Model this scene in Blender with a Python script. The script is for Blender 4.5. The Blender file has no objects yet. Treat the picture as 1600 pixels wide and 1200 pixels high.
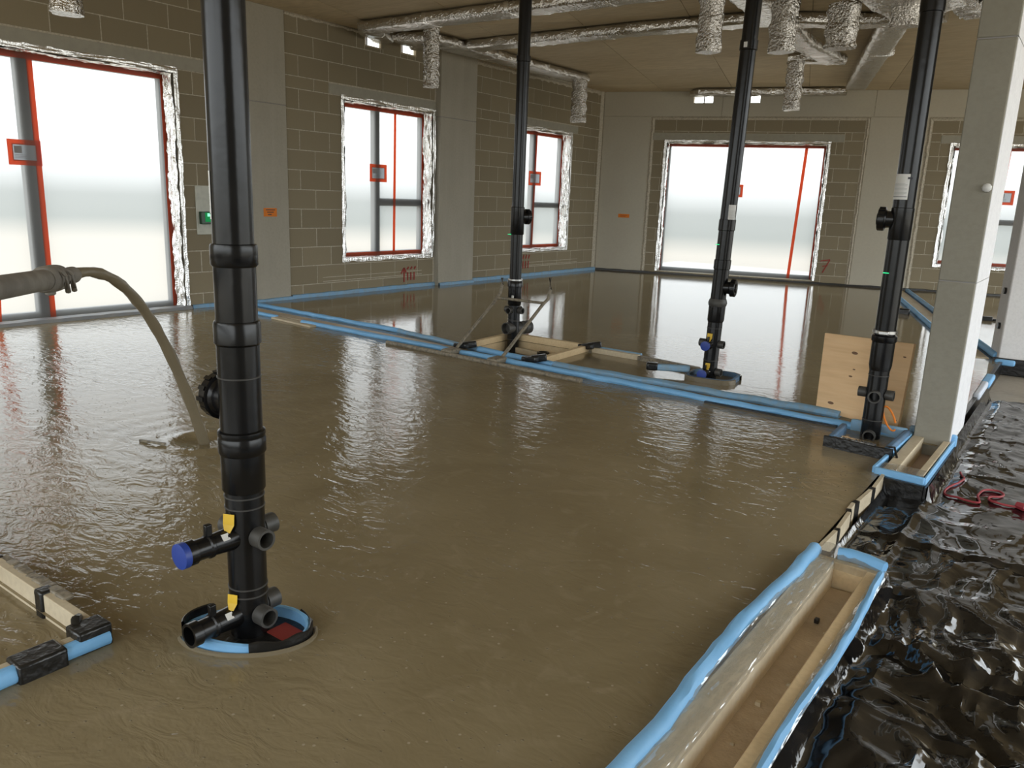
import bpy, math, random
import numpy as np
from mathutils import Vector, Matrix, noise as mnoise
random.seed(7); rng = np.random.default_rng(7)
SC = bpy.context.scene
COL = SC.collection
pi = math.pi

# ------------------------------------------------------------------ camera
cam_d = bpy.data.cameras.new('camera'); cam = bpy.data.objects.new('camera', cam_d); COL.objects.link(cam)
cam_d.sensor_width = 36; cam_d.lens = 27.855; cam_d.clip_start = 0.05; cam_d.clip_end = 500
yaw, pitch, roll = -0.62485, 0.231188, -0.037599
fw = Vector((math.sin(yaw)*math.cos(pitch), math.cos(yaw)*math.cos(pitch), -math.sin(pitch)))
rt = Vector((math.cos(yaw), -math.sin(yaw), 0)); dn = fw.cross(rt)
a_ = rt*math.cos(roll) + dn*math.sin(roll); b_ = dn*math.cos(roll) - rt*math.sin(roll)
m3 = Matrix((a_, -b_, -fw)).transposed()
cam.matrix_world = Matrix.Translation((0, 0, 1.28)) @ m3.to_4x4()
SC.camera = cam
SC.view_settings.view_transform = 'Standard'; SC.view_settings.look = 'None'
SC.view_settings.gamma = 1; SC.view_settings.use_curve_mapping = False
SC.view_settings.exposure = 0.32
SC.cycles.max_bounces = 10; SC.cycles.diffuse_bounces = 5; SC.cycles.glossy_bounces = 5
SC.cycles.transparent_max_bounces = 12; SC.cycles.transmission_bounces = 6
SC.cycles.sample_clamp_indirect = 6; SC.cycles.caustics_reflective = False

# ------------------------------------------------------------------ overcast sky with a soft tree line on the horizon
W = bpy.data.worlds.new('sky'); SC.world = W; W.use_nodes = True
nt = W.node_tree; nt.nodes.clear()
tc = nt.nodes.new('ShaderNodeTexCoord'); sep = nt.nodes.new('ShaderNodeSeparateXYZ')
mr = nt.nodes.new('ShaderNodeMapRange'); mr.inputs['From Min'].default_value = -0.25; mr.inputs['From Max'].default_value = 0.25
cr = nt.nodes.new('ShaderNodeValToRGB'); bg = nt.nodes.new('ShaderNodeBackground'); wo = nt.nodes.new('ShaderNodeOutputWorld')
nt.links.new(tc.outputs['Generated'], sep.inputs[0]); nt.links.new(sep.outputs['Z'], mr.inputs[0]); nt.links.new(mr.outputs[0], cr.inputs[0])
nt.links.new(cr.outputs[0], bg.inputs[0]); nt.links.new(bg.outputs[0], wo.inputs[0])
E_ = cr.color_ramp.elements
E_[0].position = 0.0; E_[0].color = (0.46, 0.44, 0.38, 1)
E_[1].position = 1.0; E_[1].color = (0.93, 0.98, 1.0, 1)
for p_, c_ in ((0.38, (0.46, 0.44, 0.39, 1)), (0.425, (0.20, 0.225, 0.215, 1)), (0.475, (0.22, 0.245, 0.24, 1)), (0.54, (0.56, 0.59, 0.60, 1)), (0.64, (0.88, 0.93, 0.95, 1))):
    e = E_.new(p_); e.color = c_
bg.inputs[1].default_value = 3.4

XL = -7.723
D16 = math.radians(16.5)
BD = Vector((math.cos(D16), math.sin(D16), 0)); BN = Vector((-math.sin(D16), math.cos(D16), 0))
C0 = Vector((XL, 13.27, 0))
ZC = 3.205
LW = (Vector((XL, 0, 0)), Vector((0, 1, 0)), Vector((1, 0, 0)))        # origin, along, into the room
BW = (C0, BD, -BN)

def portal(name, o, u, n, u0, u1, z0, z1, off):
    L = bpy.data.lights.new(name, 'AREA'); L.shape = 'RECTANGLE'; L.size = u1-u0; L.size_y = z1-z0
    L.cycles.is_portal = True
    ob = bpy.data.objects.new(name, L); COL.objects.link(ob)
    p = o + u*((u0+u1)/2) + n*off + Vector((0, 0, (z0+z1)/2))
    ob.matrix_world = Matrix.Translation(p) @ Matrix((u, Vector((0, 0, 1)), u.cross(Vector((0,0,1))))).transposed().to_4x4()
    if (ob.matrix_world.to_3x3() @ Vector((0, 0, -1))).dot(n) < 0:
        ob.matrix_world = Matrix.Translation(p) @ Matrix((-u, Vector((0, 0, 1)), (-u).cross(Vector((0,0,1))))).transposed().to_4x4()
    return ob
# window openings: along0, along1, z0, z1
WIN = {1: (LW, 1.60, 4.735, 0.02, 2.365), 2: (LW, 6.965, 8.60, 0.45, 2.365), 3: (LW, 10.55, 12.18, 0.45, 2.365),
       4: (BW, 1.19, 3.905, 0.05, 2.345), 5: (BW, 5.80, 8.45, 0.46, 2.345)}
XR, YR = 2.7, -2.7                                                      # right and rear walls, outside the picture
RW = (Vector((XR, 0, 0)), Vector((0, 1, 0)), Vector((-1, 0, 0)))
OPEN_R = (1.2, 15.2, 0.0, 3.15)
RE = (Vector((0, YR, 0)), Vector((1, 0, 0)), Vector((0, 1, 0)))
OPEN_B = (-7.2, 2.0, 0.3, 2.9)  # rear opening out of view, added for fill light
for k, (w_, u0, u1, z0, z1) in WIN.items():
    portal('daylight', w_[0], w_[1], w_[2], u0, u1, z0, z1, -0.27)
portal('daylight', *RW, *OPEN_R, -0.27)
portal('daylight', *RE, *OPEN_B, -0.27)

# ------------------------------------------------------------------ materials
def mat(name, col, rough=0.6, metal=0.0, spec=0.5, noise=None, bump=None, var=0.0, coat=0.0):
    """noise=(scale, amount, other colour); bump=list of (scale, distance, detail); var = value change per object"""
    m = bpy.data.materials.new(name); m.use_nodes = True
    n = m.node_tree; b = n.nodes['Principled BSDF']
    b.inputs['Base Color'].default_value = (*col, 1); b.inputs['Roughness'].default_value = rough
    b.inputs['Metallic'].default_value = metal; b.inputs['Specular IOR Level'].default_value = spec
    b.inputs['Coat Weight'].default_value = coat; b.inputs['Coat Roughness'].default_value = 0.08
    geo = n.nodes.new('ShaderNodeNewGeometry')
    last = None
    if noise:
        sets = noise if isinstance(noise, list) else [noise]
        src = None
        for sc_, amt, c2 in sets:
            t = n.nodes.new('ShaderNodeTexNoise'); t.inputs['Detail'].default_value = 5
            mp = n.nodes.new('ShaderNodeMapping')
            mp.inputs['Scale'].default_value = sc_ if isinstance(sc_, tuple) else (sc_,)*3
            t.inputs['Scale'].default_value = 1.0
            n.links.new(geo.outputs['Position'], mp.inputs[0]); n.links.new(mp.outputs[0], t.inputs['Vector'])
            r = n.nodes.new('ShaderNodeMapRange'); r.inputs['From Min'].default_value = 0.42; r.inputs['From Max'].default_value = 0.68
            r.inputs['To Max'].default_value = amt
            n.links.new(t.outputs[0], r.inputs[0])
            mx = n.nodes.new('ShaderNodeMix'); mx.data_type = 'RGBA'
            n.links.new(r.outputs[0], mx.inputs[0])
            if src: n.links.new(src, mx.inputs[6])
            else: mx.inputs[6].default_value = (*col, 1)
            mx.inputs[7].default_value = (*c2, 1)
            src = mx.outputs[2]
        last = src
    if var:
        oi = n.nodes.new('ShaderNodeObjectInfo')
        r = n.nodes.new('ShaderNodeMapRange'); r.inputs['To Min'].default_value = 1-var; r.inputs['To Max'].default_value = 1+var
        hs = n.nodes.new('ShaderNodeHueSaturation')
        n.links.new(oi.outputs['Random'], r.inputs[0]); n.links.new(r.outputs[0], hs.inputs['Value'])
        if last: n.links.new(last, hs.inputs['Color'])
        else: hs.inputs['Color'].default_value = (*col, 1)
        last = hs.outputs[0]
    if last: n.links.new(last, b.inputs['Base Color'])
    if bump:
        prev = None
        for sc_, dist, det in bump:
            t = n.nodes.new('ShaderNodeTexNoise'); t.inputs['Detail'].default_value = det
            mp = n.nodes.new('ShaderNodeMapping'); mp.inputs['Scale'].default_value = sc_ if isinstance(sc_, tuple) else (sc_,)*3
            t.inputs['Scale'].default_value = 1.0
            n.links.new(geo.outputs['Position'], mp.inputs[0]); n.links.new(mp.outputs[0], t.inputs['Vector'])
            bp = n.nodes.new('ShaderNodeBump'); bp.inputs['Distance'].default_value = dist; bp.inputs['Strength'].default_value = 1
            n.links.new(t.outputs[0], bp.inputs['Height'])
            if prev: n.links.new(prev, bp.inputs['Normal'])
            prev = bp.outputs[0]
        n.links.new(prev, b.inputs['Normal'])
    return m

M = {}
M['block'] = mat('block', (0.30, 0.255, 0.175), 0.95, spec=0.1, noise=(260, .35, (0.20, 0.165, 0.112)), bump=[(180, .0012, 3)], var=0.07)
M['mortar'] = mat('mortar', (0.58, 0.53, 0.43), 0.95, spec=0.1, noise=(40, .5, (0.26, 0.23, 0.18)), bump=[(90, .002, 3)])
M['concrete'] = mat('concrete', (0.43, 0.40, 0.33), 0.85, spec=0.2, noise=[(2.2, .5, (0.36, 0.335, 0.275)), (38, .25, (0.32, 0.30, 0.25)), ((9, 9, .8), .3, (0.48, 0.45, .38))], bump=[(60, .0012, 4)])
M['concrete_warm'] = mat('concrete_warm', (0.54, 0.505, 0.415), 0.85, spec=0.2, noise=[(1.6, .5, (0.50, 0.455, 0.37)), (30, .2, (0.44, 0.40, 0.33))], bump=[(60, .0012, 4)])
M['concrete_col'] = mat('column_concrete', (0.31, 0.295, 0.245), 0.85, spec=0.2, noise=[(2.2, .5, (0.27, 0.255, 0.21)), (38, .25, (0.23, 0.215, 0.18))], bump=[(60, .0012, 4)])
M['lintel'] = mat('lintel', (0.40, 0.38, 0.315), 0.9, spec=0.15, noise=(14, .4, (0.33, 0.31, 0.26)), bump=[(90, .0012, 3)])
M['soffit'] = mat('soffit', (0.60, 0.49, 0.325), 0.7, spec=0.25, noise=[((3, 14, 3), .6, (0.48, 0.385, 0.25)), ((.7, 1.1, 1), .6, (0.70, 0.60, 0.43)), ((6, 40, 6), .4, (0.40, 0.31, 0.20))], bump=[((6, 40, 6), .001, 3)], var=0.10)
M['foam'] = mat('foam', (0.20, 0.47, 0.80), 0.6, noise=(9, .5, (0.28, 0.54, 0.84)), bump=[(120, .0006, 2)])
M['foam_dirty'] = mat('foam_dirty', (0.22, 0.43, 0.66), 0.65, noise=[(5, .6, (0.26, 0.40, 0.52)), (24, .35, (0.30, 0.28, 0.22))])
M['foam_dark'] = mat('foam_dark', (0.10, 0.20, 0.34), 0.65, noise=[(9, .7, (0.05, 0.07, 0.10)), (24, .4, (0.16, 0.2, 0.24))])
M['timber'] = mat('timber', (0.72, 0.56, 0.34), 0.7, spec=0.25, noise=[((4, 4, 60), .0, (0.5, .4, .25)), (5, .5, (0.54, 0.40, 0.22)), (60, .25, (0.46, 0.34, 0.2))], bump=[(70, .0008, 3)])
M['timber_pale'] = mat('timber_pale', (0.60, 0.52, 0.38), 0.7, spec=0.25, noise=[(6, .6, (0.47, 0.39, 0.27)), (50, .25, (0.34, 0.28, 0.2))], bump=[(70, .0008, 3)])
M['timber_white'] = mat('timber_white', (0.82, 0.74, 0.58), 0.6, spec=0.3, noise=[(6, .6, (0.70, 0.60, 0.43)), (40, .25, (0.55, 0.46, 0.32))], bump=[(70, .0008, 3)])
M['dirt_board'] = mat('dirt_board', (0.55, 0.44, 0.31), 0.5, spec=0.35, noise=[(7, .6, (0.40, 0.31, 0.21)), (26, .4, (0.64, 0.54, 0.41)), (3, .4, (.30,.25,.19))], bump=[(30, .004, 4), (120, .001, 3)])
M['ply'] = mat('ply', (0.80, 0.54, 0.30), 0.6, spec=0.3, noise=[((3, 3, 22), .6, (0.68, 0.44, 0.23)), ((5, 5, 60), .4, (0.86, 0.62, 0.38))])
M['knot'] = mat('knot', (0.17, 0.085, 0.04), 0.6)
M['black'] = mat('black_hdpe', (0.006, 0.006, 0.0065), 0.24, spec=0.38, noise=[(14, .30, (0.016, 0.0155, 0.015))], bump=[(25, .0006, 2)])
M['black_dusty'] = mat('black_dusty', (0.05, 0.048, 0.044), 0.5, noise=(20, .6, (0.10, 0.095, 0.085)))
M['black_rib'] = mat('black_ring', (0.06, 0.058, 0.055), 0.4)
M['steel'] = mat('steel', (0.55, 0.54, 0.52), 0.3, 1.0)
M['blue_plug'] = mat('blue_plug', (0.022, 0.055, 0.30), 0.45)
M['yellow'] = mat('yellow_tag', (0.75, 0.48, 0.03), 0.5)
M['white'] = mat('white_paper', (0.72, 0.72, 0.70), 0.5)
M['ink'] = mat('ink', (0.05, 0.05, 0.06), 0.6)
M['ink_grey'] = mat('ink_grey', (0.30, 0.29, 0.29), 0.6)
M['navy'] = mat('navy', (0.03, 0.025, 0.10), 0.5)
M['foil'] = mat('foil', (0.70, 0.68, 0.65), 0.22, 1.0, bump=[(16, .016, 2), (60, .006, 2)])
M['foil_crumple'] = mat('foil_crumple', (0.66, 0.635, 0.60), 0.16, 1.0, bump=[(48, .022, 2), (20, .010, 1)])
M['foil_trim'] = mat('foil_trim', (0.88, 0.87, 0.85), 0.22, 1.0, bump=[((34, 34, 6), .008, 2), (70, .003, 2)])
M['tape_black'] = mat('tape_black', (0.012, 0.012, 0.012), 0.28, bump=[(40, .003, 2)])
M['red_paint'] = mat('red_paint', (0.33, 0.045, 0.035), 0.8)
M['orange_paint'] = mat('orange_notice', (0.78, 0.22, 0.02), 0.7)
M['frame_grey'] = mat('frame_grey', (0.24, 0.245, 0.25), 0.5)
M['cord'] = mat('cord', (0.30, 0.03, 0.04), 0.55)
M['cord_end'] = mat('cord_end', (0.26, 0.16, 0.11), 0.7)
M['hose'] = mat('hose', (0.20, 0.185, 0.165), 0.75, noise=(14, .7, (0.30, 0.28, 0.24)), bump=[(60, .002, 3)])
M['muddy'] = mat('muddy_metal', (0.26, 0.225, 0.165), 0.5, noise=(45, .75, (0.075, 0.066, 0.055)), bump=[(80, .0015, 2)])
M['white_board'] = mat('white_board', (0.62, 0.63, 0.56), 0.6, noise=(16, .45, (0.42, 0.43, 0.38)))
M['slab'] = mat('slab', (0.36, 0.32, 0.26), 0.55, spec=0.4, noise=[(3, .6, (0.2, 0.18, 0.15)), (20, .5, (0.42, 0.39, 0.33))])
M['lit_side'] = mat('lit_side_mat', (0.86, 0.86, 0.88), 0.8, noise=[(12, .4, (0.72, 0.72, 0.75)), (60, .3, (0.62, 0.62, 0.66))])  # side daylight put into the colour, for the near column's right face
M['pillar'] = mat('pillar_concrete', (0.74, 0.73, 0.73), 0.8, noise=[(3, .5, (0.66, 0.65, 0.65)), (50, .25, (0.52, 0.51, 0.51))])
M['green_housing'] = mat('green_housing', (0.01, 0.05, 0.02), 0.3)
M['screed_stream'] = mat('screed_stream', (0.205, 0.172, 0.115), 0.25, bump=[(30, .004, 3)])
M['sill_grey'] = mat('sill_grey', (0.20, 0.21, 0.225), 0.5, noise=(8, .6, (0.28, 0.27, 0.24)))
M['outside'] = mat('outside', (0.4, 0.39, 0.36), 0.9)

def emis(name, col, s):
    m = bpy.data.materials.new(name); m.use_nodes = True; n = m.node_tree; n.nodes.clear()
    e = n.nodes.new('ShaderNodeEmission'); e.inputs[0].default_value = (*col, 1); e.inputs[1].default_value = s
    o = n.nodes.new('ShaderNodeOutputMaterial'); n.links.new(e.outputs[0], o.inputs[0]); return m
M['laser'] = emis('laser_green', (0.05, 1.0, 0.35), 0.9)  # laser light falling on the pipes, made as small glowing bars

def sheet(name, tcol, tfac, dcol, gloss=0.06, rough=0.15, transl=True, bump=None):
    """thin translucent sheet: clear part, milky part, surface gloss"""
    m = bpy.data.materials.new(name); m.use_nodes = True; n = m.node_tree; n.nodes.clear()
    tr = n.nodes.new('ShaderNodeBsdfTransparent'); tr.inputs[0].default_value = (*tcol, 1)
    di = n.nodes.new('ShaderNodeBsdfTranslucent' if transl else 'ShaderNodeBsdfDiffuse'); di.inputs[0].default_value = (*dcol, 1)
    d2 = n.nodes.new('ShaderNodeBsdfDiffuse'); d2.inputs[0].default_value = (*dcol, 1)
    gl = n.nodes.new('ShaderNodeBsdfGlossy'); gl.inputs[0].default_value = (.9, .9, .9, 1); gl.inputs['Roughness'].default_value = rough
    a = n.nodes.new('ShaderNodeMixShader'); a.inputs[0].default_value = 0.3; n.links.new(di.outputs[0], a.inputs[1]); n.links.new(d2.outputs[0], a.inputs[2])
    b = n.nodes.new('ShaderNodeMixShader'); b.inputs[0].default_value = tfac; n.links.new(a.outputs[0], b.inputs[1]); n.links.new(tr.outputs[0], b.inputs[2])
    c = n.nodes.new('ShaderNodeMixShader'); c.inputs[0].default_value = gloss; n.links.new(b.outputs[0], c.inputs[1]); n.links.new(gl.outputs[0], c.inputs[2])
    if bump:
        geo = n.nodes.new('ShaderNodeNewGeometry'); t = n.nodes.new('ShaderNodeTexNoise'); t.inputs['Detail'].default_value = 2
        mp = n.nodes.new('ShaderNodeMapping'); mp.inputs['Scale'].default_value = bump[0]; t.inputs['Scale'].default_value = 1
        n.links.new(geo.outputs['Position'], mp.inputs[0]); n.links.new(mp.outputs[0], t.inputs['Vector'])
        bp = n.nodes.new('ShaderNodeBump'); bp.inputs['Distance'].default_value = bump[1]; n.links.new(t.outputs[0], bp.inputs['Height']); n.links.new(bp.outputs[0], gl.inputs['Normal'])
    o = n.nodes.new('ShaderNodeOutputMaterial'); n.links.new(c.outputs[0], o.inputs[0]); return m
M['film'] = sheet('polythene_film', (1, 1, 1), 0.35, (0.27, 0.275, 0.272), 0.03, 0.3)
M['tape'] = sheet('orange_tape', (1.0, 0.25, 0.07), 0.36, (0.66, 0.21, 0.095), 0.03, 0.35)
M['sticker'] = sheet('sticker', (0.8, .82, .84), 0.25, (0.55, 0.57, 0.60), 0.05, 0.3)
M['wrap'] = sheet('clear_wrap', (0.96, 0.96, 0.95), 0.74, (0.85, 0.85, 0.83), 0.26, 0.13, bump=((30, 7, 30), .02))

def screed_mat(name, fine, ripple, patchy):
    m = bpy.data.materials.new(name); m.use_nodes = True; n = m.node_tree; b = n.nodes['Principled BSDF']
    b.inputs['Roughness'].default_value = 0.055; b.inputs['IOR'].default_value = 1.36
    b.inputs['Specular IOR Level'].default_value = 0.5
    geo = n.nodes.new('ShaderNodeNewGeometry')
    def nz(scale, det, dist=0.0):
        t = n.nodes.new('ShaderNodeTexNoise'); t.inputs['Detail'].default_value = det; t.inputs['Scale'].default_value = 1; t.inputs['Distortion'].default_value = dist
        mp = n.nodes.new('ShaderNodeMapping'); mp.inputs['Scale'].default_value = scale
        n.links.new(geo.outputs['Position'], mp.inputs[0]); n.links.new(mp.outputs[0], t.inputs['Vector']); return t
    c1 = nz((.9, .9, 1), 4, 1.2); c2 = nz((5, 5, 1), 4, 2.0)
    r = n.nodes.new('ShaderNodeValToRGB'); r.color_ramp.elements[0].color = (0.215, 0.172, 0.098, 1); r.color_ramp.elements[0].position = .35
    r.color_ramp.elements[1].color = (0.275, 0.225, 0.136, 1); r.color_ramp.elements[1].position = .7
    n.links.new(c1.outputs[0], r.inputs[0])
    mx = n.nodes.new('ShaderNodeMix'); mx.data_type = 'RGBA'; mx.inputs[7].default_value = (0.33, 0.275, 0.18, 1)
    mr2 = n.nodes.new('ShaderNodeMapRange'); mr2.inputs['From Min'].default_value = .55; mr2.inputs['From Max'].default_value = .8; mr2.inputs['To Max'].default_value = .5
    n.links.new(c2.outputs[0], mr2.inputs[0]); n.links.new(mr2.outputs[0], mx.inputs[0]); n.links.new(r.outputs[0], mx.inputs[6])
    vb = n.nodes.new('ShaderNodeTexVoronoi'); vb.inputs['Scale'].default_value = 17
    n.links.new(geo.outputs['Position'], vb.inputs['Vector'])
    vm = n.nodes.new('ShaderNodeMapRange'); vm.inputs['From Min'].default_value = .05; vm.inputs['From Max'].default_value = .085; vm.inputs['To Min'].default_value = .5; vm.inputs['To Max'].default_value = 0
    n.links.new(vb.outputs['Distance'], vm.inputs[0])
    m2 = n.nodes.new('ShaderNodeMix'); m2.data_type = 'RGBA'; m2.inputs[7].default_value = (0.50, 0.45, 0.36, 1)
    n.links.new(vm.outputs[0], m2.inputs[0]); n.links.new(mx.outputs[2], m2.inputs[6]); n.links.new(m2.outputs[2], b.inputs['Base Color'])
    # ripples, strongest in patches; small bubbles and pits
    pm = nz((.55, .55, 1), 2, .6); pr = n.nodes.new('ShaderNodeMapRange'); pr.inputs['From Min'].default_value = .40; pr.inputs['From Max'].default_value = .62
    pr.inputs['To Min'].default_value = 1-patchy; pr.inputs['To Max'].default_value = 1.0
    n.links.new(pm.outputs[0], pr.inputs[0])
    rp = nz((7, 13, 1), 3, 1.5); b1 = n.nodes.new('ShaderNodeBump'); b1.inputs['Distance'].default_value = ripple*1.15
    n.links.new(rp.outputs[0], b1.inputs['Height']); n.links.new(pr.outputs[0], b1.inputs['Strength'])
    fn = nz((38, 60, 1), 2, .4); b2 = n.nodes.new('ShaderNodeBump'); b2.inputs['Distance'].default_value = fine
    n.links.new(fn.outputs[0], b2.inputs['Height']); n.links.new(pr.outputs[0], b2.inputs['Strength']); n.links.new(b1.outputs[0], b2.inputs['Normal'])
    vo = n.nodes.new('ShaderNodeTexVoronoi'); vo.inputs['Scale'].default_value = 30; vo.inputs['Randomness'].default_value = 1
    n.links.new(geo.outputs['Position'], vo.inputs['Vector'])
    vr = n.nodes.new('ShaderNodeMapRange'); vr.inputs['From Min'].default_value = 0.03; vr.inputs['From Max'].default_value = 0.12; vr.inputs['To Min'].default_value = 1; vr.inputs['To Max'].default_value = 0
    n.links.new(vo.outputs['Distance'], vr.inputs[0])
    b3 = n.nodes.new('ShaderNodeBump'); b3.inputs['Distance'].default_value = .0032 if fine > .0003 else .0007; b3.inputs['Strength'].default_value = .8
    n.links.new(vr.outputs[0], b3.inputs['Height']); n.links.new(b2.outputs[0], b3.inputs['Normal'])
    n.links.new(b3.outputs[0], b.inputs['Normal'])
    return m
M['screed_near'] = screed_mat('wet_screed_near', .0010, .0050, .55)
M['screed_far'] = screed_mat('wet_screed_far', .00022, .0009, .4)

def membrane_mat():
    m = bpy.data.materials.new('black_polythene'); m.use_nodes = True; n = m.node_tree; b = n.nodes['Principled BSDF']
    b.inputs['Roughness'].default_value = 0.085; b.inputs['IOR'].default_value = 1.5; b.inputs['Specular IOR Level'].default_value = .8
    geo = n.nodes.new('ShaderNodeNewGeometry'); t = n.nodes.new('ShaderNodeTexNoise'); t.inputs['Detail'].default_value = 5
    mp = n.nodes.new('ShaderNodeMapping'); mp.inputs['Scale'].default_value = (2.2, 1.3, 1); t.inputs['Scale'].default_value = 1
    n.links.new(geo.outputs['Position'], mp.inputs[0]); n.links.new(mp.outputs[0], t.inputs['Vector'])
    r = n.nodes.new('ShaderNodeValToRGB'); r.color_ramp.elements[0].position = .45; r.color_ramp.elements[0].color = (0.004, 0.004, 0.0045, 1)
    r.color_ramp.elements[1].position = .75; r.color_ramp.elements[1].color = (0.020, 0.020, 0.021, 1)
    n.links.new(t.outputs[0], r.inputs[0]); n.links.new(r.outputs[0], b.inputs['Base Color'])
    t2 = n.nodes.new('ShaderNodeTexNoise'); t2.inputs['Scale'].default_value = 9; t2.inputs['Detail'].default_value = 2; t2.inputs['Distortion'].default_value = 1.2
    n.links.new(geo.outputs['Position'], t2.inputs['Vector'])
    bp = n.nodes.new('ShaderNodeBump'); bp.inputs['Distance'].default_value = .004; n.links.new(t2.outputs[0], bp.inputs['Height']); n.links.new(bp.outputs[0], b.inputs['Normal'])
    return m
M['membrane'] = membrane_mat()

# ------------------------------------------------------------------ mesh helpers
def V(*a): return Vector(a)
Z = Vector((0, 0, 1))

class MB:
    def __init__(s): s.v = []; s.f = []
    def quad(s, a, b, c, d): n = len(s.v); s.v += [tuple(a), tuple(b), tuple(c), tuple(d)]; s.f.append((n, n+1, n+2, n+3)); return s
    def hexa(s, p):      # 8 corners: bottom ring 0-3, top ring 4-7
        n = len(s.v); s.v += [tuple(q) for q in p]
        for f in ((0, 3, 2, 1), (4, 5, 6, 7), (0, 1, 5, 4), (1, 2, 6, 5), (2, 3, 7, 6), (3, 0, 4, 7)): s.f.append(tuple(n+i for i in f))
        return s
    def box(s, x0, x1, y0, y1, z0, z1):
        return s.hexa([(x0, y0, z0), (x1, y0, z0), (x1, y1, z0), (x0, y1, z0), (x0, y0, z1), (x1, y0, z1), (x1, y1, z1), (x0, y1, z1)])
    def beam(s, a, b, w, h, z0=None):   # a bar from a to b, w wide, h high, a and b at the middle of the bottom
        a = Vector(a); b = Vector(b); d = (b-a); d.normalize(); q = d.cross(Z)
        if q.length < 1e-4: q = V(1, 0, 0)
        q.normalize(); u = q.cross(d); q = q*w/2; u = u*h
        return s.hexa([a-q, a+q, b+q, b-q, a-q+u, a+q+u, b+q+u, b-q+u])
    def wbox(s, wl, u0, u1, z0, z1, n0, n1):   # box in wall coordinates
        o, u, n = wl; P = lambda a, z, k: o + u*a + n*k + Z*z
        return s.hexa([P(u0, z0, n0), P(u1, z0, n0), P(u1, z0, n1), P(u0, z0, n1), P(u0, z1, n0), P(u1, z1, n0), P(u1, z1, n1), P(u0, z1, n1)])
    def grid(s, rows, closed=False):
        n = len(s.v); R_ = len(rows); C_ = len(rows[0])
        for r in rows: s.v += [tuple(q) for q in r]
        for i in range(R_-1):
            for j in range(C_ if closed else C_-1):
                k = (j+1) % C_
                s.f.append((n+i*C_+j, n+i*C_+k, n+(i+1)*C_+k, n+(i+1)*C_+j))
        return s
    def rev(s, p, axis, prof, seg=28, caps=(True, True), squash=None):   # profile [(t, r)] turned round the axis from p
        p = Vector(p); ax = Vector(axis).normalized()
        e1 = ax.cross(Z) if abs(ax.z) < .9 else V(1, 0, 0); e1.normalize(); e2 = ax.cross(e1)
        rows = [[p + ax*t + (e1*math.cos(2*pi*k/seg) + e2*math.sin(2*pi*k/seg))*r for k in range(seg)] for t, r in prof]
        n = len(s.v); s.grid(rows, True)
        if caps[0]: s.f.append(tuple(n+k for k in range(seg))[::-1])
        if caps[1]: s.f.append(tuple(n+(len(prof)-1)*seg+k for k in range(seg)))
        return s
    def sweep(s, path, prof, up=Z, caps=True, jit=0.0):   # prof: closed list of (side, up) offsets, or a function of i
        path = [Vector(q) for q in path]; rows = []
        for i, q in enumerate(path):
            if i == 0: d = path[1]-q
            elif i == len(path)-1: d = q-path[i-1]
            else: d = (path[i+1]-q).normalized() + (q-path[i-1]).normalized()
            d.normalize(); sd = d.cross(up)
            if sd.length < 1e-3: sd = d.cross(V(.3, .9, .2))
            sd.normalize(); w = sd.cross(d); k = 1.0
            if 0 < i < len(path)-1:
                c = d.dot((q-path[i-1]).normalized()); k = min(1/max(c, .5), 1.5)
            pr = prof(i) if callable(prof) else prof
            rows.append([q + sd*(a*k + (rng.normal()*jit if jit else 0)) + w*(b + (rng.normal()*jit if jit else 0)) for a, b in pr])
        n = len(s.v); s.grid(rows, True); C_ = len(rows[0])
        if caps:
            s.f.append(tuple(n+k for k in range(C_))[::-1]); s.f.append(tuple(n+(len(rows)-1)*C_+k for k in range(C_)))
        return s
    def tube(s, path, r, seg=12, up=Z, caps=True, jit=0.0):
        R_ = r if callable(r) else (lambda i: r)
        return s.sweep(path, lambda i: [(R_(i)*math.cos(2*pi*k/seg), R_(i)*math.sin(2*pi*k/seg)) for k in range(seg)], up, caps, jit)
    def build(s, name, m, parent=None, smooth=True, bevel=0.0, **props):
        off = root_loc(parent) if parent else Vector((0, 0, 0))
        me = bpy.data.meshes.new(name); vs = [(x-off.x, y-off.y, z-off.z) for x, y, z in s.v]
        me.from_pydata(vs, [], s.f); me.materials.append(M[m] if isinstance(m, str) else m)
        me.validate(); me.update()
        if smooth:
            me.polygons.foreach_set('use_smooth', [True]*len(me.polygons)); me.set_sharp_from_angle(angle=math.radians(40))
        o = bpy.data.objects.new(name, me); COL.objects.link(o)
        if parent: o.parent = parent
        if bevel:
            bv = o.modifiers.new('bevel', 'BEVEL'); bv.width = bevel; bv.segments = 2; bv.limit_method = 'ANGLE'; bv.harden_normals = False
        for k, v in props.items(): o[k] = v
        return o
def root_loc(p):
    L = Vector((0, 0, 0))
    while p: L = L + p.location; p = p.parent
    return L
def thing(name, loc, label=None, category=None, group=None, kind=None):
    o = bpy.data.objects.new(name, None); o.empty_display_size = .1; COL.objects.link(o); o.location = loc
    tag(o, label, category, group, kind); return o
def tag(o, label=None, category=None, group=None, kind=None):
    if label: o['label'] = label
    if category: o['category'] = category
    if group: o['group'] = group
    if kind: o['kind'] = kind
    return o
def rects_minus(r, holes):
    out = [r]
    for h in holes:
        nxt = []
        for (a0, a1, b0, b1) in out:
            h0, h1, g0, g1 = h
            if h1 <= a0+1e-6 or h0 >= a1-1e-6 or g1 <= b0+1e-6 or g0 >= b1-1e-6: nxt.append((a0, a1, b0, b1)); continue
            if h0 > a0: nxt.append((a0, h0, b0, b1))
            if h1 < a1: nxt.append((h1, a1, b0, b1))
            m0, m1 = max(a0, h0), min(a1, h1)
            if g0 > b0: nxt.append((m0, m1, b0, g0))
            if g1 < b1: nxt.append((m0, m1, g1, b1))
        out = nxt
    return out
def lerp(a, b, t): return a + (b-a)*t
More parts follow.
